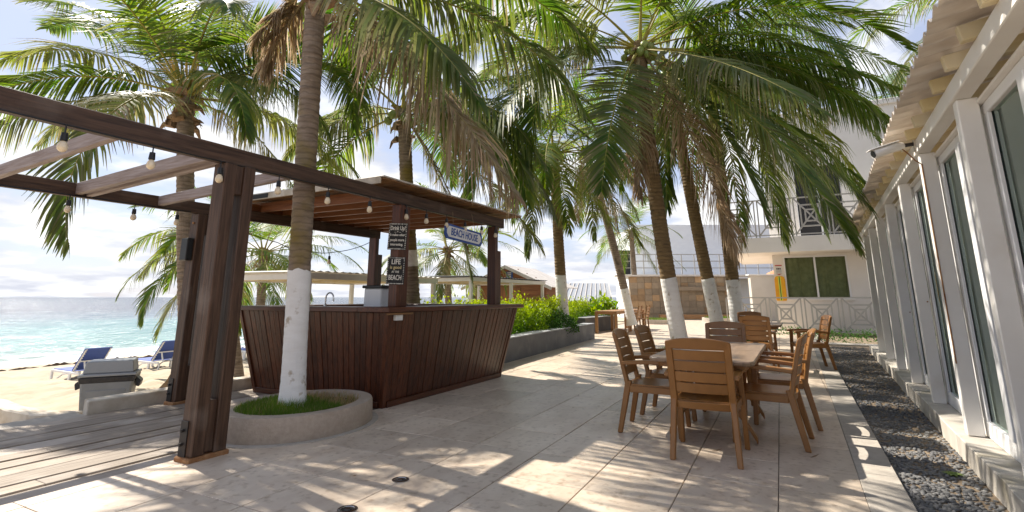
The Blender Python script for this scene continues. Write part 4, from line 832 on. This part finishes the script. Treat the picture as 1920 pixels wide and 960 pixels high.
put_chair(6.35,-4.42,-.25,1,'lone brown chair turned sideways near the gravel edge', 0)
# far teak table and chairs
ft = thing('teak_table', 'long pale teak table far back beside the hedge', 'table', AB)
c4 = [(12.84,1.86),(13.76,1.36),(17.4,1.5),(16.6,2.05)]
c4 = [(12.95,1.95),(12.95,1.25),(16.6,1.25),(16.6,1.95)]
part('top', MB().box(12.9,1.2,.74,16.65,2.0,.775), 'teak_x', ft, bevel=.006)
for a,b in c4+[(14.7,1.25),(14.7,1.95)]: part('leg', MB().box(a-.045,b-.045,0,a+.045,b+.045,.738), 'teak_z', ft, bevel=.004)
part('apron', MB().box(12.94,1.24,.66,16.6,1.29,.739), 'teak_x', ft); part('apron', MB().box(12.94,1.30,.66,12.99,1.9,.738), 'teak_y', ft)
def teak_chair(label, a, b):
    t = thing('teak_chair', label, 'chair', AB, (a,b,0), 0, 'teak chairs at the far table')
    for x in (-.22,.22):
        part('leg', MB().bar((x,.2,0),(x,.2,.62),.045,.045), 'teak_z', t); part('leg', MB().bar((x,-.24,0),(x,-.22,.44),.045,.045), 'teak_z', t); part('back_post', MB().bar((x,-.22,.44),(x,-.33,.95),.04,.045), 'teak_z', t)
        part('armrest', MB().box(x-.03,-.26,.62,x+.03,.24,.645), 'teak_y', t)
    part('seat', MB().box(-.24,-.22,.42,.24,.23,.45), 'teak_x', t, bevel=.004)
    for k in range(4): z = .55+k*.1; part('back_slat', MB().bar((-.2,-.245-k*.021,z),(.2,-.245-k*.021,z),.018,.07), 'teak_x', t)
teak_chair('nearer teak chair tucked in at the far teak table', 14.15,1.02); teak_chair('farther teak chair tucked in at the far teak table', 15.35,1.02)

# ------------------------------------------------------------------ beach things
def lounger(label, a, b, z):
    t = thing('sun_lounger', label, 'sun lounger', AB, (a,b,z), 0, 'white and blue sun loungers on the sand')
    w = .31
    for s in (-1,1):
        part('side_rail', MB().bar((s*w,-.30,.335),(s*w,1.22,.335),.045,.06), 'lounger_white', t, bevel=.01)
        part('leg', MB().bar((s*w,1.18,0),(s*w,1.20,.33),.05,.075), 'lounger_white', t, bevel=.01)
        part('leg', MB().bar((s*w,.22,0),(s*w,.20,.33),.05,.085), 'lounger_white', t, bevel=.01)
        part('brace', MB().tube([(s*w,1.02,.02),(s*w,.85,.16),(s*w,.6,.27),(s*w,.3,.31)], .02, 6), 'lounger_white', t)
        part('back_strut', MB().bar((s*w*.9,-.30,.30),(s*w*.9,-.20,.02),.03,.04), 'lounger_white', t)
        part('back_prop', MB().bar((s*w*.6,-.28,.36),(s*w*.6,-.16,.62),.028,.028), 'lounger_white', t)
        part('back_rail', MB().bar((s*(w-.03),.14,.37),(s*(w-.03),-.36,.93),.03,.035), 'lounger_white', t)
    part('cross_bar', MB().bar((-w+.03,-.17,.63),(w-.03,-.17,.63),.028,.028), 'lounger_white', t)
    part('seat_sling', MB().hexa([(-w+.04,.16,.355),(w-.04,.16,.355),(w-.04,1.24,.355),(-w+.04,1.24,.355),(-w+.04,.16,.37),(w-.04,.16,.37),(w-.04,1.24,.375),(-w+.04,1.24,.375)]), 'sling_blue', t)
    part('back_sling', MB().hexa([(-w+.005,.13,.385),(w-.005,.13,.385),(w-.005,-.375,.945),(-w+.005,-.375,.945),(-w+.005,.15,.40),(w-.005,.15,.40),(w-.005,-.355,.96),(-w+.005,-.355,.96)]), 'sling_blue', t)
    lc = MB()
    for k in range(11):
        f = k/10
        for s in (-1,1): lc.box(s*(w-.045)-.012,.10-.47*f-.013,.365+.55*f+.0,s*(w-.045)+.012,.10-.47*f,.365+.55*f+.02)
    part('lacing', lc, 'lounger_white', t)['kind'] = 'stuff'
lounger('white lounger with blue sling on sand left of the grey bin', 2.32,12.2,-1.0)
lounger('middle blue sling lounger partly behind the grey bin and post', 4.35,12.5,-.97)
lounger('rightmost blue sling lounger peeking between post and bar', 7.2,12.2,-.90)
bn = thing('rubbish_bin', 'grey plastic rubbish bin with pale lid and black liner on sand', 'bin', WF, (-5.42,7.3,-.38), R(27)); bn.scale = (.80,.80,1.0)
def taper(w0,d0,w1,d1,z0,z1): return [(-w0,-d0,z0),(w0,-d0,z0),(w0,d0,z0),(-w0,d0,z0),(-w1,-d1,z1),(w1,-d1,z1),(w1,d1,z1),(-w1,d1,z1)]
part('body', MB().hexa(taper(.30,.2,.365,.25,0,.60)), 'bin_grey', bn, bevel=.03)
part('front_panel', MB().hexa([(-.24,-.213,.08),(.24,-.213,.08),(.24,-.2,.08),(-.24,-.2,.08),(-.27,-.245,.44),(.27,-.245,.44),(.27,-.232,.44),(-.27,-.232,.44)]), 'bin_grey', bn, bevel=.008)
part('liner', MB().hexa(taper(.37,.256,.385,.268,.53,.605)), 'bag_black', bn, bevel=.01)
for s in (-1,1): part('handle', MB().hexa([(s*.37,-.12,.46),(s*.43,-.12,.44),(s*.43,.12,.44),(s*.37,.12,.46),(s*.37,-.12,.58),(s*.45,-.12,.52),(s*.45,.12,.52),(s*.37,.12,.58)]), 'bag_black', bn, bevel=.01)
ld = part('lid', MB().hexa(taper(.395,.28,.385,.27,.612,.645)), 'bin_lid', bn, bevel=.008)
part('hood', MB().hexa(taper(.345,.24,.315,.215,.646,.80)), 'bin_lid', ld, bevel=.012)
dw = thing('dry_palm_sheath', 'dry brown palm sheath lying on sand beside the rear post', 'driftwood', WF, (-5.15,7.75,-.38))
part('blade', MB().prism([(-.35,-.1,.02),(-.05,-.05,.16),(.2,0,.46),(.32,.02,.72),(.26,.02,.40),(.08,0,.10),(-.2,-.08,0)],(.03,.09,.0)), 'driftwood', dw)
for k,(x,y,s) in enumerate(((7.9,9.2,.28),(8.5,9.6,.22))):
    t = thing('beach_rock', ('larger pale rock on the sand left of the bar','smaller pale rock beside the larger one on the sand')[k], 'rock', AB, (x,y,sandf(x,y)))
    V_ = IV*np.array([s*1.3,s,s*.7])*(1+.12*rng.standard_normal((12,1))); me = np_mesh('stone', V_, IF, ['old_plaster']); link('stone', me, t)
def cabana(label, a0, a1, b0, b1, z, zt, posts, dark=False):
    t = thing('beach_cabana', label, 'pergola', AB)
    for b in (b0,b1): part('beam', MB().box(a0,b-.03,zt-.11,a1,b+.03,zt), 'white_paint', t, bevel=.006)
    for a in (a0+.032,a1-.032): part('beam', MB().box(a-.03,b0+.031,zt-.112,a+.03,b1-.031,zt-.002), 'white_paint', t, bevel=.006)
    n = int((a1-a0)/.62)
    for k in range(1,n): a = a0+k*(a1-a0)/n; part('rafter', MB().box(a-.02,b0+.031,zt-.095,a+.02,b1-.031,zt-.015), 'yellow_paint', t)
    for a,b in posts: part('post', MB().box(a-.045,b-.045,z,a+.045,b+.045,zt-.113), 'white_paint', t, bevel=.005); part('post_base', MB().box(a-.075,b-.075,z-.2,a+.075,b+.075,z+.22), 'white_paint', t, bevel=.006)
    rs = MB(); m = int((a1-a0+.2)/.09); vs = []
    for i in range(m+1):
        a = a0-.1+i*.09; zz = zt+.012+(.022 if i % 2 else 0); vs += [(a,b0-.1,zz),(a,b1+.1,zz+.03),(a,b0-.1,zz+.006),(a,b1+.1,zz+.036)]
    fs = []
    for i in range(m): k = i*4; fs += [(k,k+4,k+5,k+1),(k+2,k+3,k+7,k+6),(k,k+2,k+6,k+4),(k+1,k+5,k+7,k+3)]
    part('roof_sheet', rs.add(vs,fs), 'cloth_dark' if dark else 'white_paint', t)
cabana('white timber beach shelter seen over the left end of the bar', 1.6,5.4,3.3,6.1,-.45,1.68,[(1.66,3.36),(1.66,6.04),(5.34,3.36),(5.34,6.04)])
cabana('farther white beach shelter with dark cover between bar and cabin', 7.4,12.2,3.6,6.4,-.45,1.80,[(7.46,3.66),(9.8,3.66),(12.14,3.66),(7.46,6.34),(12.14,6.34)],True)

# ------------------------------------------------------------------ background buildings
cb_ = thing('wooden_cabin', 'brown timber cabin with pale corrugated gable roof above the hedge', 'cabin', WF, (-.15,24,-.6), R(-24))
Wc, Dc, Hc, Hr = 3.7, 3.0, 2.42, 3.25
for k in range(16):                                       # horizontal boards, gable front and right side
    z = k*.195; half = Wc/2 if z < Hc-.1 else Wc/2*max(.05,(Hr-.1-z)/(Hr-Hc))
    if half > .12: part('wall_board', MB().box(-half,-.02,z+.006,half,.03,z+.189), 'cabin_wood_x', cb_, bevel=.005)
    if z < Hc-.1: part('wall_board', MB().box(Wc/2-.05,.031,z+.006,Wc/2,Dc,z+.189), 'cabin_wood_y', cb_, bevel=.005)
part('wall_core', MB().prism([(-Wc/2+.06,.035,0),(Wc/2-.06,.035,0),(Wc/2-.06,.035,Hc-.12),(0,.035,Hr-.2),(-Wc/2+.06,.035,Hc-.12)],(0,Dc-.05,0)), 'cabin_wood_z', cb_)
dr = part('door', MB().box(-.45,-.045,.0,.60,-.021,2.28), 'cabin_wood_z', cb_, bevel=.004)
for k in range(5): part('door_board', MB().box(-.43+k*.205,-.056,.02,-.43+k*.205+.195,-.044,2.26), 'cabin_wood_z', dr)
sgn = part('upper_sign', MB().box(-.10,-.05,2.70,.22,-.03,3.0), 'sign_blue', cb_, label='small blue sign with white lines over the cabin door')
for k in range(3): link('lettering', text_mesh(('THE','BEACH','BAR')[k], .12, 'chalk', .2), sgn, (.05,-.054,2.34-k*.11), (math.pi/2,0,0)) if False else part('lettering_line', MB().box(-.05+.02*k,-.055,2.92-k*.085,.15-.01*k,-.0505,2.96-k*.085), 'chalk', sgn)
sg3 = part('lower_sign', MB().hexa([(-.26,-.06,2.36),(.34,-.06,2.38),(.34,-.04,2.38),(-.26,-.04,2.36),(-.27,-.06,2.66),(.35,-.06,2.65),(.35,-.04,2.65),(-.27,-.04,2.66)]), 'chalk_gold', cb_, label='yellow picture board over the cabin door')
part('painted_band', MB().box(-.25,-.066,2.39,.33,-.0605,2.44), 'sign_blue', sg3)
for s in (-1,1):
    vs = []; m = 26
    for i in range(m+1):
        y = -.45+i*(Dc+.9)/m; e = .02*(i%2)
        for x,z in ((0,Hr+.03),(s*(Wc/2+.4),Hc-.14)): vs += [(x,y,z+e),(x,y,z+e-.03)]
    fs = []
    for i in range(m): k = i*4; fs += [(k,k+2,k+6,k+4),(k+1,k+5,k+7,k+3),(k+2,k+3,k+7,k+6)]
    fs += [(0,1,3,2),(m*4,m*4+2,m*4+3,m*4+1)]
    part('roof_sheet', MB().add(vs,fs), 'cabin_roof', cb_)
    part('barge_board', MB().bar((0,-.46,Hr-.06),(s*(Wc/2+.4),-.46,Hc-.22),.03,.11), 'cabin_roof', cb_)
mr_ = thing('metal_roofed_house', 'low house with bright ribbed metal roof behind the hedge', 'house', WF, (5.5,40,0))
part('wall', MB().box(-2.0,0,-.5,1.9,3,1.0), 'plain_wall', mr_)
part('roof', MB().add([(-2.2,-.3,.95),(2.1,-.3,.95),(2.3,2.2,2.35),(-1.2,2.2,2.35),(-2.2,4.5,.95),(2.1,4.5,.95)],[(0,1,2,3),(1,5,2),(0,3,4),(3,2,5,4),(0,4,5,1)]), 'metal_roof', mr_)
for k in range(11):
    xb = -2.1+k*.42; xt = -1.2+3.5*(xb+2.2)/4.3
    part('roof_rib', MB().bar((xb,-.3,.975),(xt,2.2,2.375),.05,.05), 'cabin_roof', mr_)
wh = thing('white_sided_house', 'white house with horizontal siding and upper railing behind the stone wall', 'house', WF, (8.2,41,0))
part('wall_core', MB().box(1.6,.1,-.5,14,8,6.9), 'siding', wh)
for k in range(24): part('siding_board', MB().box(1.55,.02,1.2+k*.24,14.0,.098,1.2+k*.24+.237), 'siding', wh, bevel=.003)
part('terrace_slab', MB().box(-.3,-2.4,2.6,14,.015,2.9), 'white_paint', wh)
for k in range(16): x = -.25+k*.95; part('rail_post', MB().box(x-.03,-2.35,2.9,x+.03,-2.29,4.35), 'rail_paint', wh)
for z in (3.35,3.85,4.35): part('rail_bar', MB().box(-.28,-2.345,z,14,-2.295,z+.06), 'rail_paint', wh)
part('door', MB().box(.25,.0,2.92,1.3,.06,4.9), 'dark_opening', wh); part('door_frame', MB().box(.12,-.02,2.91,.24,.07,5.0), 'white_paint', wh)
sw = thing('stone_clad_wall', 'high garden wall clad in grey and orange stone panels', 'wall', WF, (7.15,31.6,0))
part('wall_core', MB().box(0,.03,-.1,6.6,.35,2.46), 'stone_panel', sw)
for i in range(15):
    for j in range(6):
        m_ = 'stone_panel_orange' if rng.random() < (.5 if i < 2 else .14) else 'stone_panel'
        part('stone_panel', MB().box(.005+i*.44,-.01+.006*rng.normal(),.28+j*.365+.004,.435+i*.44,.03,.28+(j+1)*.365-.004), m_, sw, bevel=.006)
part('ledge', MB().box(2.0,-.22,1.62,5.0,-.03,1.86), 'stone_panel', sw, bevel=.01)
part('ledge', MB().box(5.1,-.22,1.62,6.5,-.03,1.86), 'stone_panel', sw, bevel=.01)
part('bench_kerb', MB().box(1.4,-1.3,0,9.5,-.9,.26), 'teak_x', sw, bevel=.01)
part('coping', MB().box(-.9,-.15,2.47,7.2,.5,2.56), 'cabin_roof', sw, bevel=.01)
pwl = thing('plain_garden_wall', 'plain cream rendered wall between stone wall and hotel', 'wall', WF, (13.3,29,0))
part('wall_body', MB().box(0,0,-.1,5.5,.3,2.42), 'plain_wall', pwl); part('coping', MB().box(-.1,-.06,2.421,5.6,.36,2.5), 'white_paint', pwl, bevel=.01)
thf = thing('thatched_parasol', 'small orange brown thatched top peeking over the cream wall', 'parasol', WF, (16.9,33,0))
part('thatch', MB().lathe([(1.0,2.35),(.6,2.75),(.05,3.0)],16), 'orange_roof', thf); part('pole', MB().tube([(0,0,0),(0,0,2.7)],.06,8), 'trunk_bark', thf)

# hotel block: plain facade running across the view at x = 18 in the AB frame
ho = thing('hotel_building', 'white two storey hotel with dark window and projecting balcony', 'building', AB)
HB0 = -9.5; HL = -3.62; HW = 18.0
part('wall', MB().box(HW,-3.98,-.1,HW+.3,HL,2.87), 'hotel_wall', ho)
part('wall', MB().box(HW,-6.10,-.1,HW+.3,-3.982,1.18), 'hotel_wall', ho); part('wall', MB().box(HW,HB0,-.1,HW+.3,-6.102,2.87), 'hotel_wall', ho); part('wall', MB().box(HW,-6.10,2.80,HW+.3,-3.982,2.87), 'hotel_wall', ho)
part('side_wall', MB().box(HW+.302,HL-.3,-.1,HW+6,HL,2.87), 'hotel_wall', ho)
part('window_sill', MB().box(HW-.07,-6.18,1.12,HW-.002,-3.90,1.18), 'hotel_wall', ho, bevel=.006)
wf = part('window_frame', MB().box(HW-.01,-6.098,1.182,HW+.05,-6.04,2.798).box(HW-.01,-4.04,1.182,HW+.05,-3.984,2.798).box(HW-.01,-6.04,2.745,HW+.05,-4.04,2.798).box(HW-.01,-6.04,1.182,HW+.05,-4.04,1.235).box(HW-.012,-5.075,1.235,HW+.05,-5.01,2.745), 'frame_white', ho)
for y0,y1 in ((-6.04,-5.075),(-5.01,-4.04)): part('pane', MB().box(HW+.015,y0,1.235,HW+.022,y1,2.745), 'glass_dark', wf)
cu = MB(); vs = []; m = 60
for i in range(m+1):
    y = -6.05+i*2.06/m; d_ = .012*math.sin(i*.9)+.02*math.sin(i*.33)+(.03 if i in (18,19,44,45) else 0); vs += [(HW+.14+d_,y,1.19),(HW+.14+d_*1.2,y,2.80)]
part('curtain', cu.add(vs,[(i*2,i*2+2,i*2+3,i*2+1) for i in range(m)]), 'curtain', ho, smooth=True)
part('balcony_slab', MB().box(16.62,HB0,2.872,HW+6,-2.05,3.44), 'hotel_wall', ho, bevel=.01)
part('upper_wall', MB().box(18.4,-4.70,3.442,18.7,-3.6,8.5), 'hotel_wall', ho); part('upper_wall', MB().box(18.4,HB0,3.442,18.7,-6.25,8.5), 'hotel_wall', ho); part('upper_wall', MB().box(18.4,-6.248,6.4,18.7,-4.702,8.5), 'hotel_wall', ho)
part('upper_wall', MB().box(18.702,-3.9,3.442,24,-3.6,8.5), 'hotel_wall', ho)
part('doorway_shade', MB().box(18.6,-6.24,3.442,18.68,-4.71,6.4), 'dark_opening', ho)  # near-black sheet, the shade inside the open doorway put into its colour
part('door_bar', MB().box(18.55,-5.5,3.442,18.599,-5.44,6.4), 'frame_white', ho)
part('roof_parapet', MB().box(18.3,HB0,8.501,24,-3.5,8.72), 'hotel_wall', ho, bevel=.02)
def railing(label, a, bs, z, h, parent=None):
    if parent is None: t = thing('railing', label, 'railing', AB)
    else: t = part('balcony_railing', MB().box(a-.03,bs[-1],z+h-.045,a+.03,bs[0],z+h), 'rail_paint', parent)
    if parent is None: part('top_rail', MB().box(a-.03,bs[-1],z+h-.045,a+.03,bs[0],z+h), 'rail_paint', t)
    part('bottom_rail', MB().box(a-.018,bs[-1],z+.06,a+.018,bs[0],z+.10), 'rail_paint', t)
    for b in bs: part('baluster', MB().box(a-.022,b-.022,z,a+.022,b+.022,z+h-.046), 'rail_paint', t)
    for b1,b0 in zip(bs[:-1],bs[1:]):
        x0,x1,y0,y1 = b0+.10,b1-.10,z+.10,z+h-.05; s_ = .050
        if b1-b0 < .7: continue
        part('lattice_bar', MB().bar((a+.002,b0+.02,y0),(a+.002,b1-.02,y1),s_,s_,(1,0,0)), 'rail_paint', t); part('lattice_bar', MB().bar((a-.003,b0+.02,y1),(a-.003,b1-.02,y0),s_,s_,(1,0,0)), 'rail_paint', t)
        for f in (.20,.34):
            p0,p1,q0,q1 = b0+(b1-b0)*f, b1-(b1-b0)*f, y0+(y1-y0)*f, y1-(y1-y0)*f
            for u,v in (((p0,q0),(p1,q0)),((p1,q0),(p1,q1)),((p1,q1),(p0,q1)),((p0,q1),(p0,q0))): part('lattice_bar', MB().bar((a,u[0],u[1]),(a,v[0],v[1]),s_,s_,(1,0,0)), 'rail_paint', t)
    return t
rb = [-1.95,-2.35,-3.3,-3.42,-4.42,-4.54,-5.54,-5.66,-6.66,-6.78,-7.78]
railing('white lattice railing along the hotel ground floor terrace', 16.55, rb, .02, 1.23)
railing(None, 16.72, [-2.1,-3.2,-3.32,-4.42,-4.54,-5.6,-5.72,-6.8,-6.92,-8.0], 3.442, 1.45, ho)
nb = thing('notice_sign', 'small white notice with red bands on the hotel wall', 'sign', AB, (HW-.002,-3.80,2.28))
part('plate', MB().prism([(-.008,-.12,-.14),(-.008,0,-.2),(-.008,.12,-.14),(-.008,.12,.2),(-.008,-.12,.2)],(.007,0,0)), 'sign_white', nb)
part('red_band', MB().box(-.012,-.119,.155,-.0085,.119,.199), 'sign_red', nb); part('red_band', MB().prism([(-.012,-.10,-.14),(-.012,0,-.19),(-.012,.10,-.14)],(.003,0,0)), 'sign_red', nb)
for k in range(3): part('text_block', MB().box(-.012,-.075+k*.055,.02,-.0085,-.035+k*.055,.085), 'dark_metal', nb)
for k in range(3): part('text_line', MB().box(-.012,-.09,-.09+k*.035,-.0085,.09,-.078+k*.035), 'bin_grey', nb)
fl = thing('rescue_board', 'yellow rescue board with lime stripe hanging below the notice', 'rescue board', AB, (HW-.002,-3.80,1.58))
ol = [(-.17,-.47),(.17,-.47),(.19,-.4),(.185,.34),(.15,.44),(.08,.47),(-.08,.47),(-.15,.44),(-.185,.34),(-.19,-.4)]
part('board', MB().prism([(-.075,y,z) for y,z in ol],(.06,0,0)), 'float_yellow', fl, bevel=.012); part('stripe', MB().box(-.079,-.035,-.46,-.0755,.055,.46), 'lime', fl); part('dark_stripe', MB().box(-.081,-.006,-.45,-.0792,.022,.45), 'dark_metal', fl)
# path and bed in front of the hotel railing
hp = part('hotel_path', MB().box(12.2,-9,-.1,12.75,EDGE_B-.02,-.005), 'kerb_stone', None, bevel=.005); hp.location = AB.w(0,0); hp.rotation_euler = (0,0,AB.r); tag(hp, kind='structure')
def bed_s():
    x = 13.0+3.3*rng.random(); y = -8.5+4.5*rng.random() if rng.random() < .8 else -4.3+1.4*rng.random(); z = .30*rng.random()**1.6
    if y > -4.3: x = 15.4+1.0*rng.random()
    return np.array([x,y,z-.06]), rng.random()*.7, 0.
V,Q,T = leaf_cloud(2600, bed_s, .075, None); o = link('ground_cover', np_mesh('ground_cover', V, Q, ['shrub_leaf'], T)); o.location = AB.w(0,0); o.rotation_euler = (0,0,AB.r); tag(o, kind='stuff', label='low green ground cover before the hotel railing')

# ------------------------------------------------------------------ glazed building on the right
gbld = thing('glazed_building', 'long white glazed building with posts and overhanging corrugated roof', 'building', BL)
PZ = .13; SP = 1.53
x = -3.6
while x < 9.2:
    w_ = .74+.02*rng.normal(); part('plinth_block', MB().box(x+.002,-.55,-.25,x+w_-.002,.06+.004*rng.normal(),PZ+.002*rng.normal()), 'plinth', gbld, bevel=.006); x += w_
cols = [k*SP for k in range(-2,6)]
for c_ in cols: part('column', MB().box(c_,-.115,PZ+.003,c_+.10,0,2.545), 'column_paint', gbld, bevel=.006)
part('eave_beam', MB().box(-4.2,-.085,2.547,9.0,.02,2.665), 'column_paint', gbld, bevel=.006)
part('soffit_board', MB().box(-4.2,-.42,2.50,9.0,-.102,2.522), 'column_paint', gbld, bevel=.002)
k = 0; x = -3.98
while x < 8.95:
    part('rafter', MB().bar((x,-.7,2.81),(x,.09,2.70),.06,.095), 'yellow_paint', gbld, bevel=.004); x += .43; k += 1
for q in range(13):                                        # corrugated sheets, each lapped over the last
    x0 = -4.3+q*1.05; vs = []; n = 56
    for i in range(n+1):
        xx = x0+i*1.075/n; zz = .026*math.sin(i*math.pi*2/9.33) + .006*(q%2)
        for y,z in ((.22,2.775),(-.35,2.875),(-2.6,3.25)): vs += [(xx,y+(.012*math.sin(q*3) if y > 0 else 0),z+zz),(xx,y,z+zz+.004)]
    fs = []
    for i in range(n): k = i*6; fs += [(k,k+6,k+8,k+2),(k+2,k+8,k+10,k+4),(k+1,k+3,k+9,k+7),(k+3,k+5,k+11,k+9),(k,k+1,k+7,k+6)]
    part('roof_sheet', MB().add(vs,fs), 'roof_sheet', gbld, smooth=True)
WY = -.135
for bay in range(-3,6):
    x0, x1 = bay*SP+.06, (bay+1)*SP+.04
    fr = MB(); z0_, z1_ = PZ+.002, 2.497; wds = [x0, x0+.07, (x0+x1)/2-.035, (x0+x1)/2+.035, x1-.07, x1]
    fr.box(x0,WY-.06,z0_,x1,WY,z0_+.13).box(x0,WY-.06,z1_-.07,x1,WY,z1_)
    fr.box(wds[0],WY-.059,z0_+.13,wds[1],WY-.001,z1_-.07).box(wds[2]-.02,WY-.059,z0_+.13,wds[3]+.02,WY+.012,z1_-.07).box(wds[4],WY-.059,z0_+.13,wds[5],WY-.001,z1_-.07)
    f_ = part('window_frame', fr, 'frame_white', gbld, bevel=.004)
    for p0,p1 in ((wds[1],wds[2]-.02),(wds[3]+.02,wds[4])):
        part('pane', MB().box(p0,WY-.034,z0_+.13,p1,WY-.028,z1_-.07), 'glass_green', f_)
        part('reflection_panel', MB().box(p0,WY-.052,z0_+.13,p1,WY-.046,z1_-.07), 'reflection_panel', f_)  # added panel behind the pane, its green stands in for reflected light
        part('seal', MB().box(p0,WY-.027,z0_+.131,p0+.004,WY-.022,z1_-.071).box(p1-.004,WY-.027,z0_+.131,p1,WY-.022,z1_-.071), 'black_plastic', f_)
part('room_floor', MB().box(-4.2,-2.409,-.2,9.0,-.56,.12), 'plinth', gbld); part('room_back', MB().box(-4.2,-2.5,-.2,9.0,-2.41,2.52), 'room_dark', gbld); part('ceiling', MB().box(-4.2,-2.4,2.525,9.0,-.43,2.56), 'column_paint', gbld)
part('end_wall', MB().box(9.001,-2.5,-.2,9.1,WY-.1,2.5), 'room_dark', gbld)
tb = part('room_table', MB().box(1.5,-2.1,.80,3.2,-1.3,.85).box(1.6,-2.0,.12,1.68,-1.92,.8).box(3.0,-1.5,.12,3.08,-1.42,.8), 'teak_x', gbld)
for c_, z in ((cols[0]+.05,1.55),(cols[3]+.05,1.2),(cols[4]+.03,1.05)):
    part('rust_stain', MB().box(c_-.006,-.06,z,c_+.006,.0012,z+.012) if False else MB().box(c_-.0015 if False else c_*0+c_, -.09, z, c_+.012, -.078, z+.012), 'rust', gbld) if False else None
    part('bolt', MB().tube([(c_-.062,-.09,z),(c_-.05,-.09,z)], .008, 6), 'rust', gbld)
cm = thing('security_camera', 'white bullet security camera on an arm under the eave', 'camera', BL, (.02,.05,2.60))
bd = part('housing', MB().tube([(-.03,.06,.035),(-.06,.12,.025),(-.10,.29,-.03),(-.105,.30,-.032)], [.030,.040,.043,.040], 14), 'white_paint', cm, smooth=True)
part('sun_hood', MB().bar((-.045,.10,.075),(-.112,.34,.002),.10,.008), 'white_paint', cm, bevel=.002); part('lens', MB().tube([(-.105,.30,-.033),(-.107,.306,-.035)],.034,14), 'black_plastic', cm)
part('arm', MB().tube([(-.03,-.02,.04),(-.03,.06,.035)], .018, 8), 'dark_metal', cm); part('mount', MB().box(-.07,-.04,-.03,.01,-.02,.10), 'plinth', cm, bevel=.008)
part('cable', MB().tube([(-.04,.07,.0),(-.03,.03,-.05),(-.02,-.01,-.11),(-.025,-.055,-.16),(-.025,-.055,-1.9)], .006, 5), 'rust', cm)
wd_ = thing('weed', 'tiny light green weed sprouting from the gravel by the plinth', 'plant', BL, (-.62,.22,-.07))
mb = MB()
for k in range(12): a = k*2.4; mb.add([(0,0,.02),(.035*math.cos(a)-.012*math.sin(a),.035*math.sin(a)+.012*math.cos(a),.05),(.075*math.cos(a),.075*math.sin(a),.045),(.035*math.cos(a)+.012*math.sin(a),.035*math.sin(a)-.012*math.cos(a),.05)],[(0,1,2,3)])
mat('weed_leaf', (.17,.23,.05), (.13,.19,.04), 9, rough=.6); part('leaves', mb, 'weed_leaf', wd_)
